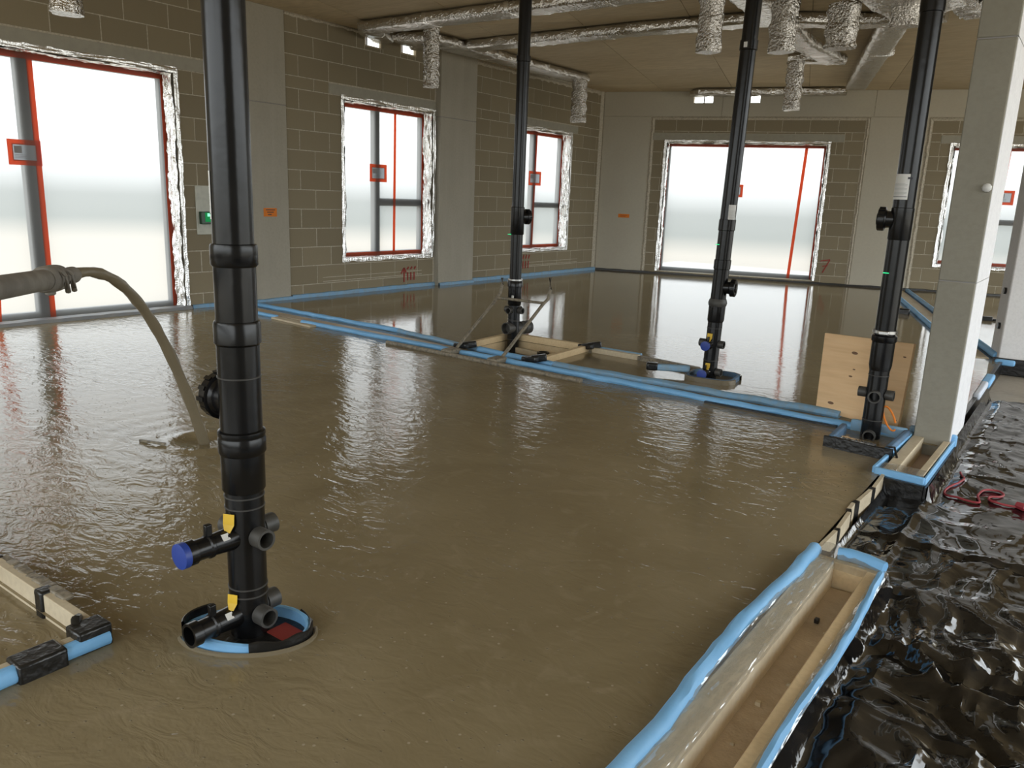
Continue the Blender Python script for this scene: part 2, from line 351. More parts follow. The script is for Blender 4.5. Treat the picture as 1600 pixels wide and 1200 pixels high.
def along(a, b, step):
    a = Vector(a); b = Vector(b); n = max(1, int((b-a).length/step)); return [a + (b-a)*(i/n) for i in range(n+1)]
def superell(w, h, n=16, e=4.0):
    out = []
    for k in range(n):
        t = 2*pi*(k+.5)/n; c, s_ = math.cos(t), math.sin(t)
        out.append((math.copysign(abs(c)**(2/e), c)*w/2, math.copysign(abs(s_)**(2/e), s_)*h/2))
    return out

# ------------------------------------------------------------------ walls
VENT_L = [(7.33, 7.60, 3.045, 3.175), (7.96, 8.24, 3.055, 3.175)]
VENT_B = [(1.60, 1.94, 3.01, 3.13), (2.38, 2.73, 3.01, 3.13)]
HOLES_L = [WIN[k][1:] for k in (1, 2, 3)] + [(a, b_+.15, c, 3.21) for a, b_, c, d in VENT_L]
HOLES_B = [WIN[k][1:] for k in (4, 5)] + [(a, b_, c, 3.19) for a, b_, c, d in VENT_B]
JZ = [-.11, .153, .378, .603, .828, 1.053, 1.278, 1.503, 1.728, 1.953, 2.178, 2.403, 2.538, 2.765, 2.99, ZC]
block_cache = {}
def block_mesh(L, H):
    k = (round(L, 3), round(H, 3))
    if k not in block_cache:
        b = MB(); c = .003; x, z = L/2, H/2
        F = [(-x+c, 0, -z+c), (x-c, 0, -z+c), (x-c, 0, z-c), (-x+c, 0, z-c)]; B = [(-x, c, -z), (x, c, -z), (x, c, z), (-x, c, z)]; K = [(a, .03, d) for a, _, d in B]
        b.v = F+B+K; b.f = [(0, 1, 2, 3)] + [(i, i+4, (i+1) % 4+4, (i+1) % 4) for i in range(4)] + [(i+4, i+8, (i+1) % 4+8, (i+1) % 4+4) for i in range(4)]
        me = bpy.data.meshes.new('block'); me.from_pydata(b.v, [], b.f); me.materials.append(M['block']); me.update(); block_cache[k] = me
    return block_cache[k]
def lay(parent, wl, regions, holes, even, odd):
    o, u, n = wl; rot = Matrix((u, -n, Z)).transposed().to_4x4(); cnt = 0
    for (r0, r1, z0, z1) in regions:
        for i in range(len(JZ)-1):
            a, b = max(JZ[i], z0), min(JZ[i+1], z1)
            if b-a < .03: continue
            base = odd if i % 2 else even
            k0 = math.floor((r0-base)/.45)
            x = base + k0*.45
            while x < r1:
                p, q = max(x, r0), min(x+.45, r1); x += .45
                if q-p < .03: continue
                for (c0, c1, d0, d1) in rects_minus((p, q, a, b), holes):
                    L, H = c1-c0-.010, d1-d0-.010
                    if L < .02 or H < .02: continue
                    ob = bpy.data.objects.new('block', block_mesh(L, H)); COL.objects.link(ob); ob.parent = parent
                    pos = o + u*((c0+c1)/2) + n*(.0035+random.uniform(-.0010, .0012)) + Z*((d0+d1)/2)
                    ob.matrix_local = Matrix.Translation(pos) @ rot; cnt += 1
    return cnt
def shell(name, wl, r, holes, th=.18, m='mortar', **k):
    b = MB()
    for (a0, a1, b0, b1) in rects_minus(r, holes): b.wbox(wl, a0, a1, b0, b1, -th, 0)
    return b.build(name, m, smooth=False, kind='structure', **k)

wall_left = shell('wall_left', LW, (YR, 13.55, -.12, 3.35), HOLES_L, label='left blockwork wall with three polythene-covered windows between concrete columns')
LIN_L = [(1.30, 5.09, 2.403, 2.528), (6.745, 8.66, 2.403, 2.528), (10.38, 12.40, 2.403, 2.528)]
holes = [WIN[k][1:] for k in (1, 2, 3)] + [(a, b_, c, 3.21) for a, b_, c, d in VENT_L] + LIN_L
nb = lay(wall_left, LW, [(2.7, 5.57, .0, ZC), (6.105, 8.64, .0, ZC), (9.45, 13.13, .0, ZC)], holes, 6.745, 6.52)
for a0, a1, b0, b1 in LIN_L: MB().wbox(LW, a0, a1, b0+.004, b1-.003, -.02, .007).build('lintel', 'lintel', wall_left, bevel=.003)
# coursing slip of thin blocks under the windows is drawn by its two joints
for y0, y1 in ((6.6, 8.4), (11.0, 12.6)): MB().wbox(LW, y0, y1, .172, .180, 0, .0075).build('mortar_joint', 'mortar', wall_left); MB().wbox(LW, y0, y1, .222, .229, 0, .0075).build('mortar_joint', 'mortar', wall_left)
def ragged(wl, u0, u1, z0, z1, n, amp, vertical=False):   # rough pointing band
    b = MB(); rows = []
    pts = along(V(z0, 0, 0), V(z1, 0, 0), .06) if vertical else along(V(u0, 0, 0), V(u1, 0, 0), .06)
    o, u, nn = wl; lo, mi, hi = [], [], []
    for p in pts:
        if vertical:
            e0, e1 = u0+random.uniform(-amp, amp), u1+random.uniform(-amp, amp); zz = p.x
            q = [(e0, zz, .0), ((e0+e1)/2, zz, n), (e1, zz, 0)]
        else:
            e0, e1 = z0+random.uniform(-amp, amp), z1
            q = [(p.x, e0, 0), (p.x, (e0+e1)/2, n), (p.x, e1, 0)]
        rows.append([o+u*a+nn*k+Z*z for a, z, k in q])
    b.grid(rows); return b
ragged(LW, 6.11, 7.30, 3.165, ZC, .02, .012).build('mortar_band', 'mortar', wall_left)
ragged(LW, 9.46, 13.1, 3.13, ZC, .02, .014).build('mortar_band', 'mortar', wall_left)
ragged(LW, 13.13, 13.24, .03, ZC, .03, .012, True).build('mortar_band', 'mortar', wall_left)

wall_back = shell('wall_back', BW, (0, 13.2, -.12, 3.35), HOLES_B, label='back wall of blockwork panels between concrete piers and beam')
LIN_B = [(.93, 4.15, 2.385, 2.505), (5.60, 8.70, 2.385, 2.505)]
lay(wall_back, BW, [(.945, 4.45, .0, 2.735), (5.45, 9.2, 0, 2.735)], list(HOLES_B)+LIN_B, 1.334, 1.109)
for a0, a1, b0, b1 in LIN_B: MB().wbox(BW, a0, a1, b0, b1, -.02, .008).build('lintel', 'lintel', wall_back, bevel=.003)
for a0, a1, lab in ((.005, .87, 'corner'), (4.51, 5.38, 'mid')):
    MB().wbox(BW, a0, a1, -.1, 2.785, -.02, .012).build('concrete_pier', 'concrete_warm', wall_back, bevel=.004)
for r in rects_minus((.005, 2.10, 2.79, ZC), HOLES_B[2:]) + rects_minus((2.108, 4.55, 2.79, ZC), HOLES_B[2:]) + [(4.558, 11.4, 2.79, ZC)]:
    MB().wbox(BW, r[0], r[1], r[2], r[3], -.02, .012).build('concrete_beam', 'concrete_warm', wall_back)
for s0, s1 in ((.885, .94), (4.455, 4.505), (5.385, 5.44)): ragged(BW, s0, s1, .02, 2.76, .022, .010, True).build('mortar_band', 'mortar', wall_back)
for s0, s1 in ((.90, 4.5), (5.40, 9.2)): ragged(BW, s0, s1, 2.735, 2.79, .022, .006).build('mortar_band', 'mortar', wall_back)

shell('wall_right', RW, (YR, 18.5, -.12, 3.35), [OPEN_R], label='right-hand wall with a wide doorless opening', m='concrete')
shell('wall_rear', RE, (-8.1, 4.9, -.12, 3.35), [OPEN_B], label='rear wall behind the viewer with a wide opening added for fill light', m='concrete')

def column(name, x0, x1, y0, y1, m, label, kind=None, category='column', joint=None):
    t = thing(name, ((x0+x1)/2, (y0+y1)/2, -.1), label, category, kind=kind)
    if joint: MB().box(x0, x1, y0, y1, -.1, joint-.003).build('lower_pour', m, t, bevel=.006); MB().box(x0+.004, x1-.004, y0+.004, y1-.004, joint-.003, joint+.003).build('joint', 'ink_grey', t); MB().box(x0, x1, y0, y1, joint+.003, ZC).build('upper_pour', m, t, bevel=.006)
    else: MB().box(x0, x1, y0, y1, -.1, ZC).build('shaft', m, t, bevel=.006)
    return t
column('concrete_column', XL-.05, XL+.02, 5.575, 6.10, 'concrete', 'flush grey concrete wall column right of the tall glazed door', 'structure', joint=2.2)
col2 = column('concrete_column', XL-.05, XL+.09, 8.665, 9.45, 'concrete', 'grey concrete wall column between the two smaller windows', 'structure', joint=2.33)

# ceiling: backing slab and board-marked panels
_e = [(XL-.18, -3.7), (XR+.18, -3.7), tuple((C0+BD*((XR+.18-XL)/BD.x)+BN*.18)[:2]), tuple((C0+BN*.18-BD*.18)[:2])]
ceiling = MB().hexa([(a, c, ZC+.012) for a, c in _e]+[(a, c, ZC+.25) for a, c in _e]).build('ceiling', 'concrete', smooth=False, kind='structure', label='board-marked concrete soffit stained brown')
pm = MB(); hx, hy = 1.22/2-.003, 2.44/2-.003
pm.box(-hx, hx, -hy, hy, 0, .013); pme = bpy.data.meshes.new('panel'); pme.from_pydata(pm.v, [], pm.f); pme.materials.append(M['soffit']); pme.update()
psm = MB(); psm.box(-hx, hx, -.447, .447, 0, .013); psme = bpy.data.meshes.new('panel'); psme.from_pydata(psm.v, [], psm.f); psme.materials.append(M['soffit']); psme.update()
for i in range(-8, 16):
    if i % 2:
        p = C0 + BD*(2.28 + (i-1)*1.22 + .61) - BN*.47
        if XL+.2 < p.x < XR-.2:
            ob = bpy.data.objects.new('panel', psme); COL.objects.link(ob); ob.parent = ceiling
            ob.matrix_local = Matrix.Translation((p.x, p.y, ZC)) @ Matrix.Rotation(D16, 4, 'Z')
    for j in range(-9, 1):
        s_ = 2.28 + (i-1)*1.22 + .61; t_ = -1.24 + j*2.44 - (i % 2)*0.9
        p = C0 + BD*s_ + BN*t_
        if not (XL-.3 < p.x < 4.6 and -4 < p.y < 17 and t_ < -1.0): continue
        ob = bpy.data.objects.new('panel', pme); COL.objects.link(ob); ob.parent = ceiling
        ob.matrix_local = Matrix.Translation((p.x, p.y, ZC)) @ Matrix.Rotation(D16, 4, 'Z')

# ------------------------------------------------------------------ floor: two wet bays, slab under the membrane
def pn(x, y, s=1.0, off=0.0): return mnoise.noise(Vector((x*s+off, y*s-off, off*.37)))
HOLE_F = (-3.6, -2.125, -2.0, .935)            # wet pocket inside the left-hand form
IMP = V(-3.545, 2.235, 0)
xs = np.arange(XL+.0, -.690, .03); ys = np.arange(-2.9, 5.05, .03)
b = MB(); nx = len(xs)
for y in ys:
    for x in xs:
        d = math.hypot(x-IMP.x, y-IMP.y)
        z = .012*math.exp(-((d-.17)/.05)**2) - .010*math.exp(-(d/.10)**2) + .0045*math.cos(d*42)*math.exp(-d/.35)*(d > .2) + .0035*pn(x, y, 1.3, 3.1)*max(0, 1-d/2.6)
        b.v.append((x, y, z))
for j in range(len(ys)-1):
    for i in range(nx-1):
        cx, cy = (xs[i]+xs[i+1])/2, (ys[j]+ys[j+1])/2
        if HOLE_F[0] < cx < HOLE_F[1] and HOLE_F[2] < cy < HOLE_F[3]: continue
        b.f.append((j*nx+i, j*nx+i+1, (j+1)*nx+i+1, (j+1)*nx+i))
floor = b.build('floor', 'screed_near', kind='structure', label='wet brown liquid screed of the near bay')
b = MB().quad((-3.7, -2.1, -.022), (-2.1, -2.1, -.022), (-2.1, .96, -.022), (-3.7, .96, -.022))
b.build('floor', 'screed_near', kind='structure', label='wet screed pocket inside the timber form at left')
VOID = (-4.24, -3.46, 5.15, 5.85)
b = MB()
for (x0, x1, y0, y1) in rects_minus((XL, -.56, 4.9, 17.0), [VOID]):
    b.quad((x0, y0, -.002), (x1, y0, -.002), (x1, y1, -.002), (x0, y1, -.002))
b.quad((-.56, 8.3, -.002), (4.6, 8.3, -.002), (4.6, 18.0, -.002), (-.56, 18, -.002))
b.build('floor', 'screed_far', smooth=False, kind='structure', label='smooth wet screed of the far bay mirroring the windows')
b = MB().box(-8.0, 4.9, -3.8, 18.2, -.3, -.125); b.build('floor', 'slab', smooth=False, kind='structure', label='dusty concrete slab below the screed')

# edge strips along the walls
def strip(path, r, name, m, parent=None, flat=1.0, seg=10, jit=.0012, **k):
    return MB().sweep(path, [(r*math.cos(2*pi*q/seg), r*flat*math.sin(2*pi*q/seg)) for q in range(seg)], jit=jit).build(name, m, parent, **k)
def edge(wl, u0, u1, h, th, m='foam_dirty', **k):
    b = MB(); o, u, n = wl; rows = []
    for p in along(V(u0, 0, 0), V(u1, 0, 0), .12):
        hh = h + random.uniform(-.004, .004); t2 = th + random.uniform(-.003, .004)
        rows.append([o+u*p.x+n*a+Z*z for a, z in ((.0, -.01), (.0, hh), (th*.5, hh+.002), (t2, hh-.004), (t2+.006, -.01))])
    return b.grid(rows).build('baseboard_'+k.pop('side'), m, kind='structure', **k)
edge(LW, 4.80, 5.57, .035, .03, side='left', label='blue foam edge strip below the white board on the left wall')
edge((V(XL+.02, 0, 0), V(0, 1, 0), V(1, 0, 0)), 5.57, 6.105, .03, .03, side='left', label='blue foam edge strip round the first wall column')
edge(LW, 6.11, 8.66, .045, .03, side='left', label='blue foam edge strip below the middle window')
edge((V(XL+.09, 0, 0), V(0, 1, 0), V(1, 0, 0)), 8.665, 9.45, .04, .03, side='left', label='blue foam edge strip at the foot of the second wall column')
edge(LW, 9.46, 13.22, .05, .035, side='left', label='blue foam edge strip running to the far corner')
edge(BW, .02, 11, .03, .03, m='tape_black', side='back', label='black edge strip along the foot of the back wall')
b = MB(); o, u, n = BW
edge((V(XL-.06, 0, 0), V(0, 1, 0), V(1, 0, 0)), 1.6, 4.78, .035, .11, m='sill_grey', side='left', label='grey taped threshold strip along the glazed door sill')

# ------------------------------------------------------------------ windows
crk = [0.0]
def crinkle_strip(P, L0, L1, W0, W1, m, parent, name='foil_flashing', amp=.005, step=.035, cols=8, edge_amp=.006):
    b = MB(); rows = []; crk[0] += 3.7; o_ = crk[0]
    for t in np.arange(L0, L1+step*.5, step):
        row = []
        for k in range(cols+1):
            w = lerp(W0, W1, k/cols)
            d = amp*2.2*abs(mnoise.noise(Vector((t*3.1, w*42+o_, o_)))) + amp*1.2*abs(mnoise.noise(Vector((t*14, w*30, o_+9))))
            if k in (0, cols): w += random.uniform(-edge_amp, edge_amp)*(1 if k == 0 else .5)
            row.append(P(min(t, L1), w, d))
        rows.append(row)
    b.grid(rows); return b.build(name, m, parent, smooth=True)
DREC = .15
def window(k, label, vtapes=(), mullions=(), transoms=(), sticker=None, flange=(.045, .045, .045, .045), sill_bar=False, hstep=.035):
    wl, u0, u1, z0, z1 = WIN[k]; o, u, n = wl
    t = thing('window_%d' % k, o+u*((u0+u1)/2)+Z*z0, label, None, kind='structure')
    P = lambda a, z, d: o+u*a+n*d+Z*z
    fl, fr, ft, fb = flange
    # foil: wall flange and reveal on each side
    crinkle_strip(lambda s, w, d: P(u0-fl+w, s, .010+d), z0-fb, z1+ft, 0, fl, 'foil_trim', t, step=hstep)
    crinkle_strip(lambda s, w, d: P(u1+fr-w, s, .010+d), z0-fb, z1+ft, 0, fr, 'foil_trim', t, step=hstep)
    crinkle_strip(lambda s, w, d: P(s, z1+ft-w, .010+d), u0-fl, u1+fr, 0, ft, 'foil_trim', t, step=hstep)
    if fb > 0: crinkle_strip(lambda s, w, d: P(s, z0-fb+w, .010+d), u0-fl, u1+fr, 0, fb, 'foil_trim', t, step=hstep)
    for side in (0, 1):
        e = u0 if side == 0 else u1; sg = 1 if side == 0 else -1
        crinkle_strip(lambda s, w, d: P(e+sg*(.002+d*1.6), s, .012-w), z0, z1, 0, DREC+.03, 'foil_trim', t, amp=.012, step=.03, cols=18)
    crinkle_strip(lambda s, w, d: P(s, z1-.002-d, .012-w), u0, u1, 0, DREC+.03, 'foil_trim', t, amp=.010, step=.03, cols=18)
    if fb > 0: crinkle_strip(lambda s, w, d: P(s, z0+.002+d, .012-w), u0, u1, 0, DREC+.03, 'foil_trim', t, amp=.004, step=hstep)
    # film, frame and mullions behind it
    MB().quad(P(u0, z0, -DREC-.004), P(u1, z0, -DREC-.004), P(u1, z1, -DREC-.004), P(u0, z1, -DREC-.004)).build('polythene_film', 'film', t, smooth=False)
    fb_ = .055
    fr_ = MB()
    fr_.wbox(wl, u0-.01, u0+fb_, z0-.01, z1+.01, -DREC-.09, -DREC-.03); fr_.wbox(wl, u1-fb_, u1+.01, z0-.01, z1+.01, -DREC-.09, -DREC-.03)
    fr_.wbox(wl, u0+fb_, u1-fb_, z1-fb_, z1+.01, -DREC-.09, -DREC-.03); fr_.wbox(wl, u0+fb_, u1-fb_, z0-.01, z0+fb_*(1.3 if sill_bar else 1), -DREC-.09, -DREC-.03)
    fr_.build('frame', 'frame_grey', t, smooth=False)
    for a, w in mullions: MB().wbox(wl, a-w/2, a+w/2, z0+fb_, z1-fb_, -DREC-.09, -DREC-.02).build('mullion', 'frame_grey', t, smooth=False)
    for a0, a1, zz, h in transoms: MB().wbox(wl, a0, a1, zz-h/2, zz+h/2, -DREC-.09, -DREC-.02).build('transom', 'frame_grey', t, smooth=False)
    # orange tape round the film
    tw = .05; d0, d1 = -DREC-.003, -DREC-.0015
    def tp(a0, a1, b0, b1, lift=0): MB().wbox(wl, a0, a1, b0, b1, d0+lift, d1+lift).build('tape', 'tape', t, smooth=False)
    tp(u0, u1, z1-tw-.008, z1-.004)
    tp(u0, u0+tw*.6, z0, z1-tw); tp(u1-tw, u1, z0, z1-tw)
    if fb > 0: tp(u0+tw*.6, u1-tw, z0, z0+tw)
    for (a, w, b_) in vtapes:
        q = MB(); n0 = d0+.002; n1 = d1+.002
        q.hexa([P(a-w/2, z0, n0), P(a+w/2, z0, n0), P(a+w/2, z0, n1), P(a-w/2, z0, n1), P(b_-w/2, z1-tw, n0), P(b_+w/2, z1-tw, n0), P(b_+w/2, z1-tw, n1), P(b_-w/2, z1-tw, n1)])
        q.build('tape', 'tape', t, smooth=False)
    if sticker:
        a0, a1, b0, b1 = sticker; w = .045; L_ = .004
        st = MB().wbox(wl, a0+w*.8, a1-w*.8, b0+w*.8, b1-w*.8, d1+.002, d1+.003).build('sticker', 'sticker', t, smooth=False)
        for r in ((a0, a1, b1-w, b1), (a0, a1, b0, b0+w), (a0, a0+w, b0+w, b1-w), (a1-w, a1, b0+w, b1-w)): tp(*r, lift=L_)
        h = (b1-b0-2*w); q0 = b0+w
        MB().wbox(wl, a0+w*1.2, lerp(a0, a1, .42), q0+h*.45, q0+h*.92, d1+.0035, d1+.004).build('print_patch', 'ink_grey', st, smooth=False)
        for kk in range(3): MB().wbox(wl, a0+w*1.2, lerp(a0, a1, .55), q0+h*(.12+kk*.1), q0+h*(.15+kk*.1), d1+.0035, d1+.004).build('print_line', 'ink_grey', st, smooth=False)
    return t
window(1, 'tall glazed door sheeted in polythene with orange tape, leftmost', vtapes=[(3.46, .05, 3.46), (2.99, .05, 3.13)], mullions=[(3.40, .11), (2.3, .11)], sticker=(3.21, 3.49, 1.40, 1.62), flange=(.045, .045, .05, 0))
window(2, 'polythene-sheeted window left of the second wall column', vtapes=[(8.0, .045, 8.02)], mullions=[(7.70, .10)], transoms=[(7.75, 8.56, 1.155, .10)], sticker=(7.55, 7.86, 1.415, 1.64), flange=(.04, .05, .05, .05))
window(3, 'polythene-sheeted window partly behind the second pipe', vtapes=[(11.33, .05, 11.36)], mullions=[(11.33, .10)], transoms=[(11.38, 12.13, 1.17, .09)], sticker=(11.17, 11.53, 1.49, 1.72), flange=(.04, .05, .05, .05))
window(4, 'wide bright glazed door sheeted in polythene in the back wall', vtapes=[(3.50, .05, 3.57)], sticker=(2.32, 2.58, 1.43, 1.65), flange=(.045, .045, .045, 0), sill_bar=True, hstep=.05)
window(5, 'polythene-sheeted window partly hidden by the near column', vtapes=[(6.60, .05, 6.63)], mullions=[(7.0, .10)], transoms=[(6.2, 7.0, 1.17, .09)], sticker=(6.56, 6.80, 1.45, 1.68), flange=(.05, .045, .045, .05), hstep=.05)
for j, (wl, vs) in enumerate(((LW, VENT_L), (BW, VENT_B))):
    for i, (a0, a1, b0, b1) in enumerate(vs):
        where = [['pale plastic wall vent by the left ceiling duct, nearer one', 'pale plastic wall vent by the hanging duct, farther one'], ['bright wall vent left of the third pipe below the far duct', 'bright wall vent behind the third pipe below the far duct']][j][i]
        t = thing('wall_vent', wl[0]+wl[1]*((a0+a1)/2)+wl[2]*-.1+Z*b0, where, 'vent', 'vents high in the walls')
        MB().wbox(wl, a0-.012, a0+.004, b0-.012, b1+.012, -.02, .009).wbox(wl, a1-.004, a1+.012, b0-.012, b1+.012, -.02, .009).wbox(wl, a0+.004, a1-.004, b0-.012, b0+.004, -.02, .009).build('collar', 'timber_pale', t, smooth=False)
        mid = (a0+a1)/2
        MB().wbox(wl, mid-.01, mid+.01, b0+.004, b1+.02, -.12, -.10).build('divider', 'ink_grey', t, smooth=False)

# ------------------------------------------------------------------ marks and notices on the walls
def stroke(wl, pts, w, parent, name='paint_stroke', m='red_paint', n=.013):
    o, u, nn = wl; b = MB()
    for (a0, z0), (a1, z1) in zip(pts[:-1], pts[1:]):
        d = Vector((a1-a0, z1-z0)); d.normalize(); q = Vector((-d.y, d.x))*w/2
        P = lambda a, z, k: o+u*a+nn*k+Z*z
        c = [(a0-q.x, z0-q.y), (a1-q.x, z1-q.y), (a1+q.x, z1+q.y), (a0+q.x, z0+q.y)]
        b.hexa([P(*c[i], n-.004) for i in range(4)] + [P(*c[i], n) for i in range(4)])
    return b.build(name, m, parent, smooth=False)
t = thing('paint_mark', V(XL, 8.13, .08), 'red painted arrow and three strokes under the middle window', 'paint mark')
stroke(LW, [(8.04, .08), (8.04, .27)], .022, t); stroke(LW, [(7.98, .20), (8.04, .275), (8.08, .21)], .02, t, 'arrow_head')
for k in range(3): stroke(LW, [(8.11+k*.065, .10), (8.11+k*.065, .21)], .02, t); stroke(LW, [(8.10+k*.07, .255), (8.13+k*.07, .285)], .022, t, 'paint_dot')
t = thing('paint_mark', V(XL, 10.95, .12), 'red painted strokes on blockwork beside the second pipe', 'paint mark')
for k in range(3): stroke(LW, [(10.88+k*.075, .13), (10.88+k*.075, .25)], .024, t); stroke(LW, [(10.87+k*.08, .29), (10.90+k*.08, .35)], .026, t, 'paint_dot')
t = thing('paint_mark', BW[0]+BD*4.08+Z*.2, 'red painted figure 7 on the back wall blockwork', 'paint mark')
stroke(BW, [(4.01, .40), (4.16, .43), (4.06, .20)], .018, t, 'numeral'); stroke(BW, [(4.05, .31), (4.13, .33)], .016, t, 'numeral_bar')
t = thing('notice', V(XL+.02, 5.84, .97), 'small orange notice on the first wall column', 'notice')
MB().wbox(LW, 5.745, 5.925, .965, 1.06, .020, .0225).build('card', 'orange_paint', t, smooth=False)
for k, (a, b_) in enumerate(((5.775, 5.90), (5.79, 5.88), (5.80, 5.85))): MB().wbox(LW, a, b_, 1.035-k*.026, 1.045-k*.026, .0225, .0235).build('print_line', 'ink', t, smooth=False)
t = thing('notice', BW[0]+BD*.5+Z*.99, 'small orange painted patch on the corner pier', 'notice')
MB().wbox(BW, .39, .60, .99, 1.055, .0115, .0145).build('card', 'orange_paint', t, smooth=False)
for k in range(2): MB().wbox(BW, .43, .56-.03*k, 1.03-k*.022, 1.036-k*.022, .0145, .0155).build('print_line', 'red_paint', t, smooth=False)
t = thing('laser_target_board', V(XL+.01, 5.02, .78), 'pale board on the left wall with a green lit laser receiver', 'board')
MB().wbox(LW, 4.905, 5.22, .775, 1.28, .004, .02).build('board', 'white_board', t, bevel=.004)
rc = MB().wbox(LW, 4.93, 5.065, .885, 1.015, .02, .065).build('receiver', 'green_housing', t, bevel=.006)
MB().wbox(LW, 4.975, 5.055, .91, 1.005, .065, .068).build('lit_window', emis('receiver_glow', (0.02, 0.35, 0.10), 0.55), rc, smooth=False)
MB().wbox(LW, 5.00, 5.045, .965, .998, .068, .070).build('lit_spot', emis('receiver_spot', (0.3, 1.0, 0.6), 1.1), rc, smooth=False)

# ------------------------------------------------------------------ ducts
def duct(path, w, h, name, parent, jit=.0035, step=.07, up=Z, e=4.5, m='foil', cap=True):
    pts = []
    for a, b_ in zip(path[:-1], path[1:]):
        seg = along(a, b_, step); pts += seg if not pts else seg[1:]
    return MB().sweep(pts, superell(w, h, 18, e), up, cap, jit).build(name, m, parent)
def ring(parent, p, d, w, h, up=Z, name='foil_tape_band'):
    p = Vector(p); d = Vector(d).normalized()
    return MB().sweep([p-d*.028, p-d*.026, p+d*.026, p+d*.028], lambda i: superell(w+(.012 if i in (1, 2) else 0), h+(.012 if i in (1, 2) else 0), 18, 4.5), up).build(name, 'foil_trim', parent)
DZ = ZC-.062
def hang(x, y, zb, w, d, label, ang=0.0, top=ZC-.11):
    t = thing('duct_drop', (x, y, zb), label, 'duct', 'foil wrapped duct drops')
    n = max(5, int((top-zb)/.035)); path = [V(x+random.uniform(-.003, .003), y, lerp(top, zb, i/n)) for i in range(n+1)]
    upv = V(math.sin(ang), math.cos(ang), 0)
    def pr(i):
        k = 1+.05*math.sin(i*1.3)+random.uniform(-.03, .03)
        return [(a*k+random.gauss(0, .005), c*k+random.gauss(0, .005)) for a, c in superell(w, d, 22, 3.2)]
    MB().sweep(path, pr, upv, True, 0).build('flexible_duct', 'foil_crumple', t)
    MB().sweep([V(x, y, zb+.03), V(x, y, zb+.012), V(x, y, zb-.004)], lambda i: [(a*(1.03-.06*(i == 2))+random.gauss(0, .004), c*1.03+random.gauss(0, .004)) for a, c in superell(w, d, 22, 3.2)], upv, True).build('folded_end', 'foil_crumple', t)
    return t
t = thing('ceiling_duct', (-5, 6.97, ZC-.12), 'long flat foil duct crossing from the left wall vents, nearest to the viewer', 'duct', 'foil ceiling ducts')
duct([V(-7.45, 7.2, DZ), V(-7.25, 6.98, DZ), V(-1.6, 7.05, DZ)], .30, .118, 'duct_run', t)
for x in (-6.3, -5.2, -4.1, -3.1): ring(t, V(x, lerp(6.98, 7.05, (x+7.25)/5.65), DZ), V(1, .012, 0), .30, .118)
duct([V(-7.40, 7.2, DZ), V(-7.62, 7.55, DZ)], .26, .118, 'elbow', t)
t = thing('ceiling_duct', (-7.05, 9, ZC-.12), 'foil duct running along the top of the left wall', 'duct', 'foil ceiling ducts')
duct([V(-7.45, 7.68, DZ), V(-7.1, 7.75, DZ), V(-7.05, 11.3, DZ)], .36, .118, 'duct_run', t)
for y in (8.1, 9.0, 10.2): ring(t, V(-7.07, y, DZ), V(0.01, 1, 0), .36, .118)
duct([V(-7.15, 7.9, DZ), V(-7.55, 8.1, DZ)], .26, .116, 'elbow', t)
t = thing('ceiling_duct', (-5, 8.4, ZC-.12), 'flat foil duct crossing behind the second pipe to the plenum', 'duct', 'foil ceiling ducts')
duct([V(-6.86, 8.40, DZ), V(-4.5, 8.40, DZ), V(-3.2, 8.50, DZ), V(-2.3, 9.02, DZ), V(-1.55, 9.06, DZ)], .28, .118, 'duct_run', t)
for x in (-5.9, -4.9, -3.6): ring(t, V(x, 8.41, DZ), V(1, 0, 0), .28, .118)
t = thing('ceiling_duct', (-3, 9, ZC-.22), 'bright flat foil duct slanting across below the others behind the third pipe', 'duct', 'foil ceiling ducts')
duct([V(-2.95, 7.25, DZ), V(-2.97, 8.75, DZ-.04), V(-3.0, 9.2, DZ-.09), V(-3.02, 10.75, DZ-.06)], .30, .118, 'duct_run', t)
duct([V(-2.90, 10.75, DZ-.06), V(-3.40, 10.70, DZ-.03), V(-3.55, 10.70, DZ-.03)], .24, .118, 'elbow', t)
t = thing('ceiling_duct', (-2.8, 11.4, ZC-.12), 'wide flat foil duct running back to the far wall', 'duct', 'foil ceiling ducts')
duct([V(-2.02, 9.12, DZ), V(-3.44, 13.55, DZ)], .30, .118, 'duct_run', t); ring(t, V(-2.5, 10.74, DZ), V(-1.3, 4.4, 0), .30, .118)
t = thing('ceiling_duct', (-4.5, 13.6, ZC-.12), 'foil duct along the top of the back wall', 'duct', 'foil ceiling ducts')
pA = C0+BD*1.66-BN*.16; pB = C0+BD*1.80-BN*.36; pC = C0+BD*4.08-BN*.36
duct([V(pA.x, pA.y, DZ), V(pB.x, pB.y, DZ), V(pC.x, pC.y, DZ)], .27, .118, 'duct_run', t)
for s_ in (2.3, 2.95, 3.7): q = C0+BD*s_-BN*.36; ring(t, V(q.x, q.y, DZ), BD, .27, .118)
t = thing('duct_plenum', (-1.65, 8.2, ZC-.14), 'broad tapered foil plenum at the ceiling behind the right-hand pipe', 'duct')
MB().sweep(along(V(-1.68, 7.25, DZ-.022), V(-1.68, 8.35, DZ-.022), .08)+along(V(-1.70, 8.40, DZ-.022), V(-1.80, 8.88, DZ-.022), .08), lambda i: [(a+random.gauss(0, .004), c+random.gauss(0, .004)) for a, c in superell(.78 if i < 14 else max(.34, .78-(i-13)*.07), .135, 20, 5)], Z, True).build('plenum_body', 'foil', t)
duct([V(-1.35, 8.0, DZ-.01), V(-1.30, 9.0, DZ-.01)], .26, .12, 'branch', t, jit=.006, m='foil_crumple')
duct([V(-1.20, 8.45, DZ), V(-.95, 8.55, DZ)], .5, .12, 'branch', t, jit=.006)
hang(-4.94, 2.40, 2.205, .215, .16, 'foil wrapped duct drop cut off at the top left of the picture', ang=.6)
